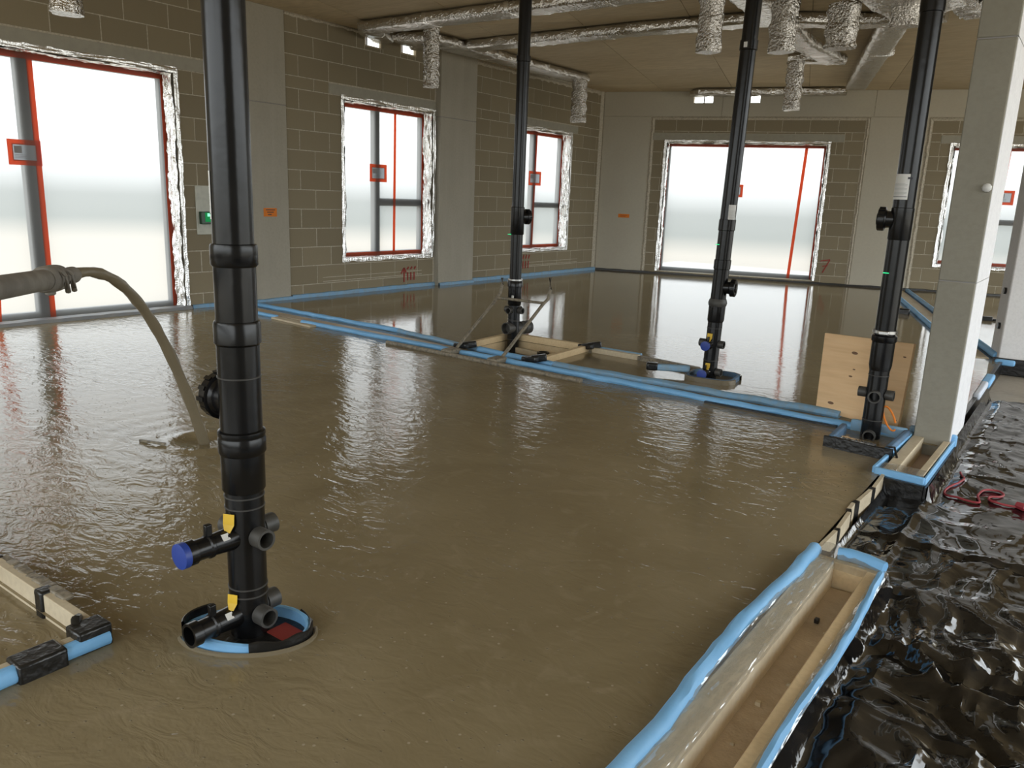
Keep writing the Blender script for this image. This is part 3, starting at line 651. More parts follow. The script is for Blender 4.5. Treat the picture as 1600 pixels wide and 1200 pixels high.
hang(-6.70, 7.42, 2.515, .17, .15, 'foil wrapped duct drop beside the left wall vents', top=ZC)
hang(-6.96, 11.16, 2.47, .23, .17, 'foil wrapped duct drop near the far left corner')
hang(-3.13, 7.16, 2.615, .21, .18, 'foil wrapped duct drop left of the third pipe', ang=.5)
hang(-2.64, 7.66, 2.66, .24, .18, 'foil wrapped duct drop right of the third pipe, angular one', ang=.5)
hang(-2.22, 8.00, 2.715, .27, .19, 'wide double foil duct drop overlapping the diagonal duct', ang=.2)
hang(-3.47, 10.68, 2.50, .20, .17, 'foil wrapped duct drop hanging in front of the far duct')
hang(-1.74, 8.22, 2.90, .25, .18, 'short foil duct drop beneath the plenum left of the right-hand pipe', ang=.1)

# ------------------------------------------------------------------ soil pipes
RP = .055
def seal(parent, p, ax, r, name='ring_line', m='black_rib'):
    return MB().rev(p, ax, [(-.0025, r), (-.0015, r+.0022), (.0015, r+.0022), (.0025, r)], 32, (False, False)).build(name, m, parent)
def stub(parent, c, d, L, r, wall=.006, name='branch_inlet', m='black', end=None, fillet=True):
    c = Vector(c); d = Vector(d).normalized()
    b = MB().rev(c, d, [(.02, r), (L*.55, r), (L*.56, r+.004), (L, r+.004), (L, r-wall+.003), (L-.05, r-wall+.002)], 26, (False, True)); o = b.build(name, m, parent)
    return o
def access(parent, c, d, L, r):
    c = Vector(c); d = Vector(d).normalized()
    o = MB().rev(c, d, [(.02, r*.72), (L*.62, r*.76), (L*.70, r*.94), (L*.74, r*.96)], 30, (False, True)).build('access_branch', 'black', parent)
    cap = MB().rev(c, d, [(L*.68, r*.98), (L*.70, r*1.04), (L*.97, r*1.04), (L, r*.97), (L, r*.55), (L+.006, r*.52)], 30, (True, True)).build('access_cap', 'black', parent)
    e1 = d.cross(Z); e1.normalize(); e2 = d.cross(e1)
    for k in range(14):
        a = 2*pi*k/14; q = c+d*(L*.84)+(e1*math.cos(a)+e2*math.sin(a))*(r*1.05); t_ = (-e1*math.sin(a)+e2*math.cos(a))
        MB().beam(q-t_*.006, q+t_*.006, .03, .004).build('grip_rib', 'black', cap, smooth=False)
    return o
def manifold(parent, x, y, z, sides, big=None, plug=False, r=.0255, bigL=.195, bigr=.030):
    DIR = {'+x': V(1, 0, 0), '-x': V(-1, 0, 0), '+y': V(0, 1, 0), '-y': V(0, -1, 0)}
    for s_ in sides: stub(parent, (x, y, z), DIR[s_], .095, r, name='boss', m='black_dusty')
    if big:
        d = DIR[big]; c = V(x, y, z-.004); L = bigL; R_ = bigr
        o = MB().rev(c, d, [(.02, R_+.004), (.055, R_+.004), (.10, R_+.001), (L*.58, R_), (L*.60, R_+.004), (L*.64, R_+.004), (L*.66, R_), (L*.84, R_), (L*.86, R_+.005), (L, R_+.005), (L, R_-.003), (L-.06, R_-.004)], 30, (False, True)).build('branch_inlet', 'black', parent)
        if plug: MB().rev(c, d, [(L-.004, R_+.006), (L+.014, R_+.006), (L+.016, R_-.004)], 30, (True, True)).build('plug', 'blue_plug', o)
        q = c+d*(L*.62)
        MB().box(q.x-.008, q.x+.008, q.y-.010, q.y+.010, q.z+R_, q.z+R_+.035).build('lug', 'black', o, bevel=.003)
        sx = d.cross(Z); q = c+d*(L*.42)+sx*(-.0)+V(0, 0, 0)
        # small white sticker on the upper right flank
        sd = sx if sx.dot(V(.81, -.57, 0)) > 0 else -sx
        nrm = (sd*.75+Z*.65).normalized(); tt = d.cross(nrm).normalized(); q = q+nrm*(R_+.0015)
        MB().hexa([q-d*.011-tt*.010, q+d*.011-tt*.010, q+d*.011+tt*.010, q-d*.011+tt*.010]+[w+nrm*.001 for w in (q-d*.011-tt*.010, q+d*.011-tt*.010, q+d*.011+tt*.010, q-d*.011+tt*.010)]).build('white_label', 'white', o, smooth=False)
def paper(parent, x, y, z0, z1, a0, a1, r, lines=12, logo=True, bar=True):
    """paper label wrapped round the pipe from angle a0 to a1 (radians)"""
    def patch(b0, b1, c0, c1, rr, name, m, p):
        n = max(2, int(abs(b1-b0)/.12)); P = lambda k, zz: V(x+rr*math.cos(lerp(b0, b1, k/n)), y+rr*math.sin(lerp(b0, b1, k/n)), zz)
        b = MB(); b.grid([[P(k, c0) for k in range(n+1)], [P(k, c1) for k in range(n+1)]]); return b.build(name, m, p)
    s_ = patch(a0, a1, z0, z1, r+.0015, 'paper_label', 'white', parent); H = z1-z0
    if logo: patch(lerp(a0, a1, .38), lerp(a0, a1, .78), z0+H*.76, z0+H*.86, r+.0022, 'logo_patch', 'navy', s_)
    if logo:
        for k in range(4): patch(lerp(a0, a1, .44+k*.075), lerp(a0, a1, .48+k*.075), z0+H*.785, z0+H*.835, r+.0028, 'logo_letter', 'white', s_)
    for k in range(lines):
        zz = z0+H*(.18+.5*k/lines); patch(lerp(a0, a1, .14), lerp(a0, a1, .92 if k % 3 else .8), zz, zz+H*.010, r+.0022, 'print_line', 'ink_grey', s_)
    if bar: patch(lerp(a0, a1, .05), lerp(a0, a1, .95), z0+H*.10, z0+H*.125, r+.0022, 'print_bar', 'ink', s_)
def pipe_section(parent, x, y, prof, name='pipe', m='black', top=None, caps=(True, True)):
    """prof [(z, r)]; top gives the xy of the pipe at ceiling height when it leans"""
    b = MB(); rows = []; seg = 40
    for z, r in prof:
        k = 0 if top is None else (z/ZC); cx, cy = (x, y) if top is None else (lerp(x, top[0], k), lerp(y, top[1], k))
        rows.append([V(cx+r*math.cos(2*pi*i/seg), cy+r*math.sin(2*pi*i/seg), z) for i in range(seg)])
    n = len(b.v); b.grid(rows, True)
    b.f.append(tuple(n+k for k in range(seg))[::-1]); b.f.append(tuple(n+(len(rows)-1)*seg+k for k in range(seg)))
    return b.build(name, m, parent)
def tagp(parent, p, d, w=.022, h=.030, curl=.012):
    p = Vector(p); d = Vector(d).normalized(); s_ = d.cross(Z).normalized()
    b = MB(); b.grid([[p-s_*w/2+Z*h, p+s_*w/2+Z*h], [p-s_*w/2+d*curl*.3, p+s_*w/2+d*curl*.3], [p-s_*w*.25-Z*h*.7+d*curl, p+s_*w*.25-Z*h*.7+d*curl]])
    return b.build('yellow_tag', 'yellow', parent, smooth=False)

# pipe 1, nearest
x, y = -1.847, 1.279
t = thing('soil_pipe', (x, y, -.1), 'nearest black soil pipe, thick at left with blue capped branch', 'pipe', 'black soil pipes')
pipe_section(t, x, y, [(1.10, RP-.002), (2.2, RP-.002), (ZC, RP-.002)], 'upper_pipe')
pipe_section(t, x, y, [(1.074, RP+.001), (1.080, RP+.006), (1.125, RP+.006), (1.133, RP+.004), (1.135, RP-.002)], 'coupling')
pipe_section(t, x, y, [(.862, RP), (1.076, RP)], 'pipe')
pipe_section(t, x, y, [(.864, RP+.001), (.870, RP+.007), (.922, RP+.007), (.929, RP+.004), (.930, RP)], 'coupling')
pipe_section(t, x, y, [(.61, RP+.002), (.864, RP+.002)], 'access_body'); seal(t, (x, y, .776), Z, RP+.002)
access(t, (x, y, .705), (-1, .08, 0), .105, .066)
pipe_section(t, x, y, [(.555, RP+.006), (.562, RP+.010), (.600, RP+.010), (.604, RP+.008), (.608, RP+.008), (.612, RP+.010), (.622, RP+.009), (.626, RP+.001)], 'locking_collar')
pipe_section(t, x, y, [(.445, RP), (.452, RP+.0045), (.560, RP+.0045)], 'socket')
pipe_section(t, x, y, [(-.12, RP-.001), (.448, RP-.001)], 'manifold_body')
for zz in (.432, .400, .155, .130): seal(t, (x, y, zz), Z, RP-.001)
manifold(t, x, y, .316, ('+x', '-x', '+y'), '-y', True); manifold(t, x, y, .074, ('+x', '+y'), '-y', False)
tagp(t, (x+.010, y-.060, .360), (.42, -.90, 0), .034, .030); tagp(t, (x+.010, y-.060, .118), (.42, -.90, 0), .030, .026)
paper(t, x, y, 1.197, 1.318, math.radians(-188), math.radians(-103), RP-.002)
MB().rev((x, y, .835), Z, [(-.001, RP+.0005), (.001, RP+.0005)], 32, (False, False)).build('scuff_mark', 'black_rib', t)

# pipe 2, in the timber box
x, y = -4.19, 5.80
t = thing('soil_pipe', (x, y, -.12), 'tall black soil pipe standing in the square timber box', 'pipe', 'black soil pipes')
pipe_section(t, x, y, [(2.40, RP-.002), (ZC, RP-.002)], 'upper_pipe')
pipe_section(t, x, y, [(2.25, RP), (2.395, RP+.001), (2.40, RP+.007), (2.445, RP+.007), (2.448, RP-.002)], 'coupling')
pipe_section(t, x, y, [(.55, RP-.002), (2.30, RP-.002)], 'pipe')
pipe_section(t, x, y, [(.96, RP+.001), (.965, RP+.005), (1.195, RP+.005), (1.20, RP)], 'access_body'); access(t, (x, y, 1.115), (.45, 1, 0), .115, .062)
pipe_section(t, x, y, [(.495, RP+.004), (.50, RP+.014), (.545, RP+.014), (.550, RP+.01), (.556, RP+.01), (.558, RP)], 'locking_collar', 'black'); MB().rev((x, y, .562), Z, [(-.006, RP+.012), (.006, RP+.012)], 32).build('collar_ring', 'steel', t)
pipe_section(t, x, y, [(.33, RP), (.34, RP+.006), (.497, RP+.006)], 'socket')
pipe_section(t, x, y, [(-.12, RP-.002), (.34, RP-.002)], 'manifold_body')
for zz in (.20, .19, .02): seal(t, (x, y, zz), Z, RP-.002)
manifold(t, x, y, .287, ('+x', '-y', '-x', '+y'), None)
stub(t, (x, y, .125), (-.12, -1, 0), .105, .050, name='open_branch', m='black_dusty')
o = MB().rev((x, y, .115), (.15, 1, 0), [(.02, .052), (.07, .052), (.075, .060), (.095, .060), (.10, .054), (.125, .054), (.13, .060), (.15, .060), (.155, .054), (.18, .054), (.185, .060), (.205, .060), (.21, .05)], 28).build('ribbed_branch', 'black_dusty', t)
MB().box(x+.012, x+.034, y-RP-.009, y-RP-.0045, .395, .425).build('white_label', 'white', t)
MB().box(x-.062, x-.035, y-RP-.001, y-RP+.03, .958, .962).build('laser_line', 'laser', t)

# pipe 3, blue plugs
x, y = -2.235, 5.65; top = (-2.165, 5.68)
def leanp(z): return (lerp(x, top[0], z/ZC), lerp(y, top[1], z/ZC))
t = thing('soil_pipe', (x, y, -.1), 'black soil pipe with two blue plugs in front of the bright back door', 'pipe', 'black soil pipes')
pipe_section(t, x, y, [(2.39, RP), (ZC, RP)], 'upper_pipe', top=top)
pipe_section(t, x, y, [(2.325, RP), (2.33, RP+.006), (2.392, RP+.006), (2.394, RP)], 'coupling', top=top)
pipe_section(t, x, y, [(1.17, RP), (2.33, RP)], 'pipe', top=top)
pipe_section(t, x, y, [(1.10, RP), (1.105, RP+.005), (1.180, RP+.005), (1.182, RP)], 'coupling', top=top)
pipe_section(t, x, y, [(.87, RP), (1.105, RP)], 'pipe', top=top)
pipe_section(t, x, y, [(.82, RP), (.825, RP+.006), (.890, RP+.006), (.893, RP)], 'coupling', top=top)
pipe_section(t, x, y, [(.60, RP+.001), (.83, RP+.001)], 'access_body', top=top); cx, cy = leanp(.69); access(t, (cx, cy, .69), (1, .15, 0), .12, .060)
pipe_section(t, x, y, [(.545, RP+.004), (.555, RP+.010), (.575, RP+.014), (.590, RP+.010), (.605, RP+.004)], 'clamp', 'black_dusty', top=top)
pipe_section(t, x, y, [(.43, RP), (.445, RP+.006), (.55, RP+.006)], 'socket', top=top)
pipe_section(t, x, y, [(-.1, RP-.001), (.44, RP-.001)], 'manifold_body', top=top)
for zz in (.386, .14): cx, cy = leanp(zz); seal(t, (cx, cy, zz), Z, RP-.001)
manifold(t, x, y, .265, ('+x', '-x'), '-y', True, bigL=.12, bigr=.029); manifold(t, x, y, .052, ('+x', '+y'), '-y', True, bigL=.14, bigr=.029)
tagp(t, (x+.005, y-.066, .315), (0, -1, 0), .04, .035); tagp(t, (x+.01, y-.066, .095), (0, -1, 0), .036, .03)
cx, cy = leanp(1.22); paper(t, cx, cy, 1.172, 1.285, math.radians(-70), math.radians(-10), RP, 8, False, False)
cx, cy = leanp(2.36); MB().box(cx-.012, cx+.012, cy-RP-.009, cy-RP-.004, 2.34, 2.375).build('white_label', 'white', t)
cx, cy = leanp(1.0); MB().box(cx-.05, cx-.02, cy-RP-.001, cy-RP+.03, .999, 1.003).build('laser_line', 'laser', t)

# pipe 4, right
x, y = -.897, 4.816
t = thing('soil_pipe', (x, y, -.1), 'right-hand black soil pipe in front of the plywood sheet', 'pipe', 'black soil pipes')
pipe_section(t, x, y, [(.60, RP), (1.7, RP), (ZC, RP)], 'upper_pipe')
pipe_section(t, x, y, [(2.283, RP), (2.286, RP+.005), (2.36, RP+.005), (2.362, RP)], 'coupling')
pipe_section(t, x, y, [(1.13, RP), (1.135, RP+.003), (1.30, RP+.003), (1.303, RP)], 'access_body'); access(t, (x, y, 1.238), (-1, -.1, 0), .118, .060)
pipe_section(t, x, y, [(.560, RP+.004), (.570, RP+.012), (.598, RP+.012), (.604, RP+.004)], 'collar')
o = MB().rev((x, y, .622), Z, [(-.008, RP+.004), (-.008, RP+.009), (.008, RP+.009), (.008, RP+.004)], 36).build('steel_clamp', 'steel', t); MB().box(x-.02, x+.035, y-RP-.026, y-RP-.006, .611, .633).build('clamp_bolt', 'steel', o, bevel=.004)
pipe_section(t, x, y, [(.40, RP), (.43, RP+.006), (.565, RP+.006)], 'socket')
pipe_section(t, x, y, [(-.1, RP-.001), (.42, RP-.001)], 'manifold_body')
for zz in (.372, .11): seal(t, (x, y, zz), Z, RP-.001)
manifold(t, x, y, .262, ('+x', '-x'), None); stub(t, (x, y, .255), (.1, -1, 0), .085, .031, name='boss', m='black_dusty'); stub(t, (x, y, .022), (.1, -1, 0), .085, .031, name='boss', m='black_dusty')
paper(t, x, y, 1.345, 1.478, math.radians(-168), math.radians(-66), RP, 10, False); MB().box(x+.012, x+.034, y-RP-.0015, y-RP+.012, 1.452, 1.462).build('logo_patch', 'ink', t)
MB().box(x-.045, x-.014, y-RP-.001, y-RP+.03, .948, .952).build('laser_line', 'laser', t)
MB().tube([V(x+.085+.035*math.cos(a)-.02*math.sin(a), y+.02+.012*math.sin(a), .125+.062*math.sin(a)-.02*math.cos(a)) for a in np.linspace(0, 5.6, 18)], .0055, 8).build('orange_tie', 'orange_paint', t)

# foam and tape collars at the pipe feet
def ribbon(path, h0, h1, th, name, m, parent, closed=False):
    b = MB(); pts = [Vector(p) for p in path]; n = len(pts); rows = []
    for i, p in enumerate(pts):
        d = (pts[(i+1) % n]-pts[i-1]) if closed or 0 < i < n-1 else (pts[1]-pts[0] if i == 0 else pts[-1]-pts[-2])
        q = d.cross(Z); q.normalize()
        a, c = (h0(i) if callable(h0) else h0), (h1(i) if callable(h1) else h1)
        rows.append([p+Z*a-q*th/2, p+Z*c-q*th/2, p+Z*(c+.003), p+Z*c+q*th/2, p+Z*a+q*th/2])
    if closed: rows.append(rows[0])
    b.grid(rows); return b.build(name, m, parent)
t = thing('foam_collar', (-1.83, 1.27, 0), 'blue foam collar with black tape round the nearest pipe foot', 'collar')
ctr = V(-1.838, 1.266, 0)
def ell(a0, a1, n, s=1.0, dx=.175, dy=.11, rot=.62):
    out = []
    for k in range(n+1):
        a = lerp(a0, a1, k/n); px, py = dx*s*math.cos(a), dy*s*math.sin(a)
        out.append(ctr+V(px*math.cos(rot)-py*math.sin(rot), px*math.sin(rot)+py*math.cos(rot), 0))
    return out
ribbon(ell(0, 2*pi, 40)[:-1], -.02, lambda i: .020+.016*math.sin(i/40*2*pi+.6)**2, .014, 'foam_band', 'foam', t, True)
ribbon(ell(-1.35, .75, 20, 1.06), -.01, lambda i: .034+.005*math.sin(i), .008, 'black_tape', 'tape_black', t)
ribbon(ell(2.4, 3.4, 10, 1.06), -.01, .046, .008, 'black_tape', 'tape_black', t)
ribbon(ell(-2.75, .3, 24, 1.13), -.02, .008, .012, 'screed_lip', 'screed_stream', t)
MB().box(-1.80, -1.72, 1.30, 1.37, -.03, .004).build('red_packer', 'red_paint', t)
b = MB(); b.f = []; pts = ell(0, 2*pi, 32)[:-1]; b.v = [(p.x, p.y, .0025) for p in pts]; b.f = [tuple(range(len(pts)))]; b.build('void_shade', 'tape_black', t, smooth=False)  # flat black sheet, painted shade of the hollow inside the collar
t = thing('foam_collar', (-2.2, 5.63, 0), 'foam and tape collar round the foot of the blue plugged pipe', 'collar')
def rrect(cx, cy, w, h, r, n=6, rot=0):
    out = []
    for q, (sx, sy) in enumerate(((1, 1), (-1, 1), (-1, -1), (1, -1))):
        for k in range(n+1):
            a = q*pi/2+k/n*pi/2; px, py = sx*(w/2-r)+r*math.cos(a), sy*(h/2-r)+r*math.sin(a)
            out.append(V(cx+px*math.cos(rot)-py*math.sin(rot), cy+px*math.sin(rot)+py*math.cos(rot), 0))
    return out
ribbon(rrect(-2.20, 5.65, .34, .34, .10, rot=.1), -.02, .032, .02, 'foam_band', 'foam_dark', t, True)
ribbon(rrect(-2.20, 5.65, .37, .37, .11, rot=.1), -.02, .030, .016, 'screed_lip', 'screed_stream', t)
MB().beam((-2.62, 5.46, .03), (-2.36, 5.58, .035), .06, .05).build('foam_offcut', 'foam_dirty', t, bevel=.015); MB().beam((-2.66, 5.44, .03), (-2.58, 5.48, .03), .075, .06).build('black_tape', 'tape_black', t, bevel=.015)
t = thing('foam_collar', (-.88, 4.66, 0), 'blue and black taped box round the foot of the right-hand pipe', 'collar')
for (a, c, m_, h) in (((-1.03, 4.48, -.02), (-.735, 4.44, -.02), 'tape_black', .075), ((-1.03, 4.48, -.02), (-1.04, 4.80, -.02), 'foam_dark', .080), ((-1.03, 4.92, -.02), (-.72, 4.92, -.02), 'foam_dirty', .085), ((-.735, 4.44, -.02), (-.72, 4.92, -.02), 'foam_dark', .080)):
    MB().beam(a, c, .035, h).build('box_side', m_, t, bevel=.01)
ribbon([V(-1.06, 4.45, 0), V(-.95, 4.43, 0), V(-.80, 4.42, 0), V(-.70, 4.41, 0)], -.01, lambda i: .058+.006*(i % 2), .014, 'black_tape', 'tape_black', t)
MB().beam((-.98, 4.50, .05), (-.80, 4.47, .045), .03, .012).build('foil_strip', 'foil_trim', t)
MB().tube([V(-.74, 4.46, .06), V(-.70, 4.44, .07), V(-.675, 4.40, .03), V(-.68, 4.37, .0)], .006, 8).build('tape_tail', 'tape_black', t)

# ------------------------------------------------------------------ movement joint across the room
def wob(a, b_, step, amp, z): return [V(p.x+random.uniform(-amp, amp)*.2, p.y+random.uniform(-amp, amp), z+random.uniform(-amp, amp)*.4) for p in along(a, b_, step)]
t = thing('joint_strip', (-4, 5.0, 0), 'front blue foam strip of the joint crossing the screed', 'foam strip', 'foam strips of the joint')
strip(wob(V(-7.45, 5.09, 0), V(-6.62, 5.05, 0), .12, .006, .012), .026, 'foam_strip', 'foam', t, .8); strip(wob(V(-6.18, 5.02, 0), V(-.76, 4.93, 0), .12, .006, .014), .028, 'foam_strip', 'foam', t, .85)
t = thing('joint_strip', (-4, 5.2, 0), 'rear blue foam strip of the joint crossing the screed', 'foam strip', 'foam strips of the joint')
strip(wob(V(-7.68, 5.44, 0), V(-5.2, 5.36, 0), .12, .006, .014), .028, 'foam_strip', 'foam', t, .85); strip(wob(V(-5.2, 5.36, 0), V(-4.1, 5.19, 0), .12, .006, .012), .03, 'foam_strip', 'foam_dirty', t, .8)
strip(wob(V(-4.1, 5.19, 0), V(-3.3, 5.12, 0), .12, .006, .016), .030, 'foam_strip', 'foam', t, .85); strip(wob(V(-3.3, 5.13, 0), V(-1.15, 5.16, 0), .12, .010, .012), .042, 'foam_strip', 'foam_dirty', t, .7)
t = thing('joint_batten', (-4, 5.1, 0), 'muddy timber batten between the two blue joint strips', 'timber')
MB().beam((-7.3, 5.25, -.05), (-4.2, 5.09, -.05), .14, .056).build('batten', 'dirt_board', t, bevel=.004); MB().beam((-4.2, 5.085, -.05), (-.8, 5.03, -.05), .12, .054).build('batten', 'muddy', t, bevel=.004)
MB().beam((-6.62, 5.03, -.03), (-5.95, 4.97, -.03), .09, .046).build('bare_timber', 'timber_pale', t, bevel=.004)
t = thing('black_strip', (-1.5, 4.9, 0), 'thin black strip lying along the joint left of the plywood', 'strip')
MB().beam((-1.95, 4.90, -.01), (-1.1, 4.895, -.01), .03, .022).build('strip', 'tape_black', t, bevel=.004)

# timber box round pipe 2 and the rail beyond it
t = thing('timber_box', (-3.85, 5.5, -.1), 'square timber box in the screed round the second pipe', 'timber box')
MB().beam((-4.255, 5.16, -.10), (-4.30, 5.90, -.10), .045, .150).build('side_board', 'timber', t, bevel=.003)
MB().beam((-4.32, 5.90, -.10), (-3.47, 5.90, -.10), .045, .155).build('back_board', 'timber', t, bevel=.003)
MB().beam((-3.47, 5.90, -.02), (-3.44, 5.13, -.02), .05, .070).build('side_board', 'timber', t, bevel=.003)
MB().beam((-4.2, 5.80, -.10), (-3.5, 5.72, -.10), .035, .05).build('inner_batten', 'timber_pale', t, bevel=.003)
MB().rev((-3.80, 5.72, -.12), Z, [(0, .055), (.085, .055), (.085, .04), (.02, .04)], 22).build('capped_stub', 'tape_black', t)
MB().box(-4.2, -3.5, 5.16, 5.86, -.118, -.105).build('void_floor', 'dirt_board', t)
for p in ((-4.20, 5.12, .02), (-3.46, 5.08, .02), (-3.44, 5.90, .02)):
    b = MB()
    for k in range(3): b.beam((p[0]-.10+.05*k, p[1]-.03, p[2]), (p[0]+.02+.04*k, p[1]+.04*(-1)**k, p[2]+.01*k), .05, .035+.01*k)
    b.build('black_tape', 'tape_black', t, bevel=.01)
t = thing('timber_rail', (-2.9, 5.87, 0), 'muddy timber rail between the timber box and the blue plugged pipe', 'timber')
MB().beam((-3.40, 5.90, -.03), (-2.95, 5.89, -.03), .05, .07).build('rail', 'timber_pale', t, bevel=.005); MB().beam((-2.95, 5.89, -.03), (-2.38, 5.80, -.03), .06, .065).build('muddy_rail', 'muddy', t, bevel=.008)
strip([V(-3.40, 5.93, .03), V(-2.95, 5.925, .03)], .02, 'foam_strip', 'foam_dirty', t)

# dappling bar lying on the joint
t = thing('dappling_bar', (-3.9, 4.9, 0), 'muddy screed dappling bar with bent tube handles on the joint', 'tool')
MB().tube(along(V(-4.86, 4.86, .012), V(-2.85, 4.80, .012), .15), .020, 12).build('bar', 'muddy', t)
L0, R0 = V(-4.18, 4.97, .03), V(-3.69, 4.955, .03)
LT, RT = V(-4.18, 5.52, .41), V(-3.69, 5.515, .415)
MB().tube([L0, lerp(L0, LT, .5), LT, LT+V(0, .05, .05), LT+V(0, .075, .12), LT+V(0, .07, .18)], .013, 10).build('handle', 'muddy', t)
MB().tube([R0, lerp(R0, RT, .5), RT, RT+V(.01, .06, .04), RT+V(.01, .09, .12), RT+V(.01, .08, .22)], .014, 10).build('handle', 'muddy', t)
MB().tube([LT+V(0, .01, .01), RT+V(0, .01, .01)], .012, 10).build('crossbar', 'muddy', t)
for c in (L0, R0): MB().box(c.x-.05, c.x+.05, c.y-.13, c.y+.02, .0, .05).build('mud_covered_bracket', 'muddy', t, bevel=.015)

# ------------------------------------------------------------------ hose and pour
nz_ = V(-3.0, 1.412, .948); h0 = V(-2.44, .940, .985); hd = (nz_-h0).normalized()
t = thing('screed_hose', h0, 'grey pumping hose with lever coupling at the left edge', 'hose')
pr = [h0-hd*1.6+V(0, 0, -.10), h0-hd*.9+V(0, 0, -.03), h0-hd*.4, h0, h0+hd*.38]
MB().tube(pr, .034, 20).build('hose', 'hose', t)
cp = MB().rev(h0+hd*.36, hd, [(0, .037), (.01, .043), (.07, .045), (.075, .040), (.09, .040), (.095, .045), (.15, .043), (.155, .035), (.19, .032)], 24).build('coupling', 'hose', t)
sd = hd.cross(Z).normalized()
for k in (.40, .47):
    q = h0+hd*k+sd*.046
    MB().tube([q+Z*.025, q+sd*.012+Z*.01, q+sd*.014-Z*.03, q+hd*.02-Z*.042+sd*.008, q+hd*.03-Z*.01], .006, 8).build('lever', 'hose', cp)
MB().box((h0+hd*.42).x-.015, (h0+hd*.42).x+.015, (h0+hd*.42).y-.015, (h0+hd*.42).y+.015, h0.z-.075, h0.z-.03).build('lug', 'hose', cp, bevel=.008)
MB().rev(h0+hd*.53, hd, [(0, .031), (.10, .027), (.12, .030), (.155, .030), (.16, .024)], 24).build('nozzle', 'hose', t)
nd = h0+hd*.68
t = thing('screed_pour', IMP, 'arc of liquid brown screed pouring from the hose', 'screed', kind='thing')
T = 28; path = []
for k in range(T+1):
    f_ = k/T; p = lerp(nd, IMP, f_); vz = 0.35
    z0_ = nd.z; path.append(V(p.x, p.y, z0_ + f_*.13 - f_*f_*(z0_+.13+.02)))
MB().tube(path, lambda i: .0185+.008*(i/T)+.0022*math.sin(i*1.7), 14, jit=.0008).build('pour_stream', 'screed_stream', t)
t = thing('debris_stick', IMP, 'thin dark stick lying in the screed by the pour', 'stick')
MB().beam((-3.78, 2.02, .0), (-3.60, 2.05, .012), .012, .012).build('stick', 'muddy', t)

# ------------------------------------------------------------------ timber form at lower left
t = thing('timber_form', (-2.1, .95, 0), 'corner of cream timber formwork taped black at lower left', 'formwork')
bz = -.03
for a, b_ in ((-3.6, -2.80), (-2.79, -2.42), (-2.41, -2.125)):
    MB().beam((a, .965, bz), (b_, .965, bz), .030, .086).build('far_board', 'timber_pale', t, bevel=.003)
MB().beam((-2.125, .98, bz), (-2.125, -.6, bz), .030, .072).build('near_board', 'timber_pale', t, bevel=.003)
strip(along(V(-2.098, .985, .022), V(-2.098, -.6, .022), .1), .022, 'foam_strip', 'foam', t, 1.2)
def tapewrap(x0, x1, y0, y1, z0, z1): MB().box(x0, x1, y0, y1, z0, z1).build('black_tape', 'tape_black', t, bevel=.008)
tapewrap(-2.455, -2.405, .942, .990, -.03, .064); tapewrap(-2.80, -2.765, .942, .99, -.03, .060); tapewrap(-2.165, -2.085, .90, .995, -.005, .066)
tapewrap(-2.15, -2.068, .74, .865, -.02, .052); MB().tube([V(-2.20, .955, .055), V(-2.17, .935, .07), V(-2.14, .92, .05), V(-2.13, .905, -.0)], .012, 8).build('tape_fold', 'tape_black', t)
b = MB()
for k in range(9): b.beam((-2.78+k*.05, .985, .045+random.uniform(-.01, .01)), (-2.73+k*.05, .99, .04+random.uniform(-.008, .01)), .035, .018)
b.build('screed_crust', 'muddy', t, bevel=.006)

# ------------------------------------------------------------------ right-hand edge: near trough
t = thing('edge_trough', (-.6, 2, -.1), 'long timber edge trough with blue foam rim, lower right foreground', 'trough')
Y0, Y1 = -.4, 2.95
MB().beam((-.635, Y0, -.115), (-.635, Y1-.04, -.115), -.0+.072, .128).build('left_board', 'timber_white', t, bevel=.004)
MB().beam((-.462, Y0, -.115), (-.462, Y1-.03, -.115), .050, .128).build('right_board', 'timber', t, bevel=.004)
MB().beam((-.67, Y1-.015, -.115), (-.44, Y1-.015, -.115), .035, .125).build('end_board', 'timber', t, bevel=.004)
b = MB(); rows = []
for yy in np.arange(Y0, Y1, .05): rows.append([V(xx, yy, -.085+.006*pn(xx, yy, 9)) for xx in np.arange(-.61, -.478, .016)])
b.grid(rows).build('trough_floor', 'dirt_board', t)
fp = [V(-.694+.010*math.sin(yy*5)+random.uniform(-.003, .003), yy, .022+.003*math.sin(yy*7)) for yy in np.arange(Y0, Y1+.04, .07)]
strip(fp, .024, 'foam_rim', 'foam', t, 1.0, 12)
strip([V(-.60, Y1+.012, .026), V(-.56, Y1+.015, .03), V(-.50, Y1+.012, .03), V(-.435, Y1-.005, .026)], .024, 'foam_rim', 'foam', t, 1.0, 12)
fp = [V(-.428+.006*math.sin(yy*6)+random.uniform(-.002, .002), yy, .017+.003*math.sin(yy*5)) for yy in np.arange(Y0, Y1, .07)]
strip(fp, .013, 'foam_rim', 'foam', t, 1.3, 10)
b = MB(); rows = []
for yy in np.arange(Y0, Y1-.02, .03):
    rows.append([V(xx, yy, .016+dz+abs(random.gauss(0, .003))) for xx, dz in ((-.676, .014), (-.665, .006), (-.650, .004), (-.632, .004), (-.615, .005), (-.602, .002), (-.596, -.02))])
b.grid(rows).build('clear_wrap', 'wrap', t)
b = MB().grid([[V(xx, Y1+.03-k*.035, .05-k*.018+abs(random.gauss(0, .003))) for xx in np.arange(-.66, -.43, .02)] for k in range(4)]); b.build('clear_wrap', 'wrap', t)
b = MB().grid([[V(-.452+k*.012, yy, .018+.003*random.random()+.010*(k == 2)-.0*k) for k in range(4)] for yy in np.arange(Y0, Y1, .04)]); b.build('clear_wrap', 'wrap', t)
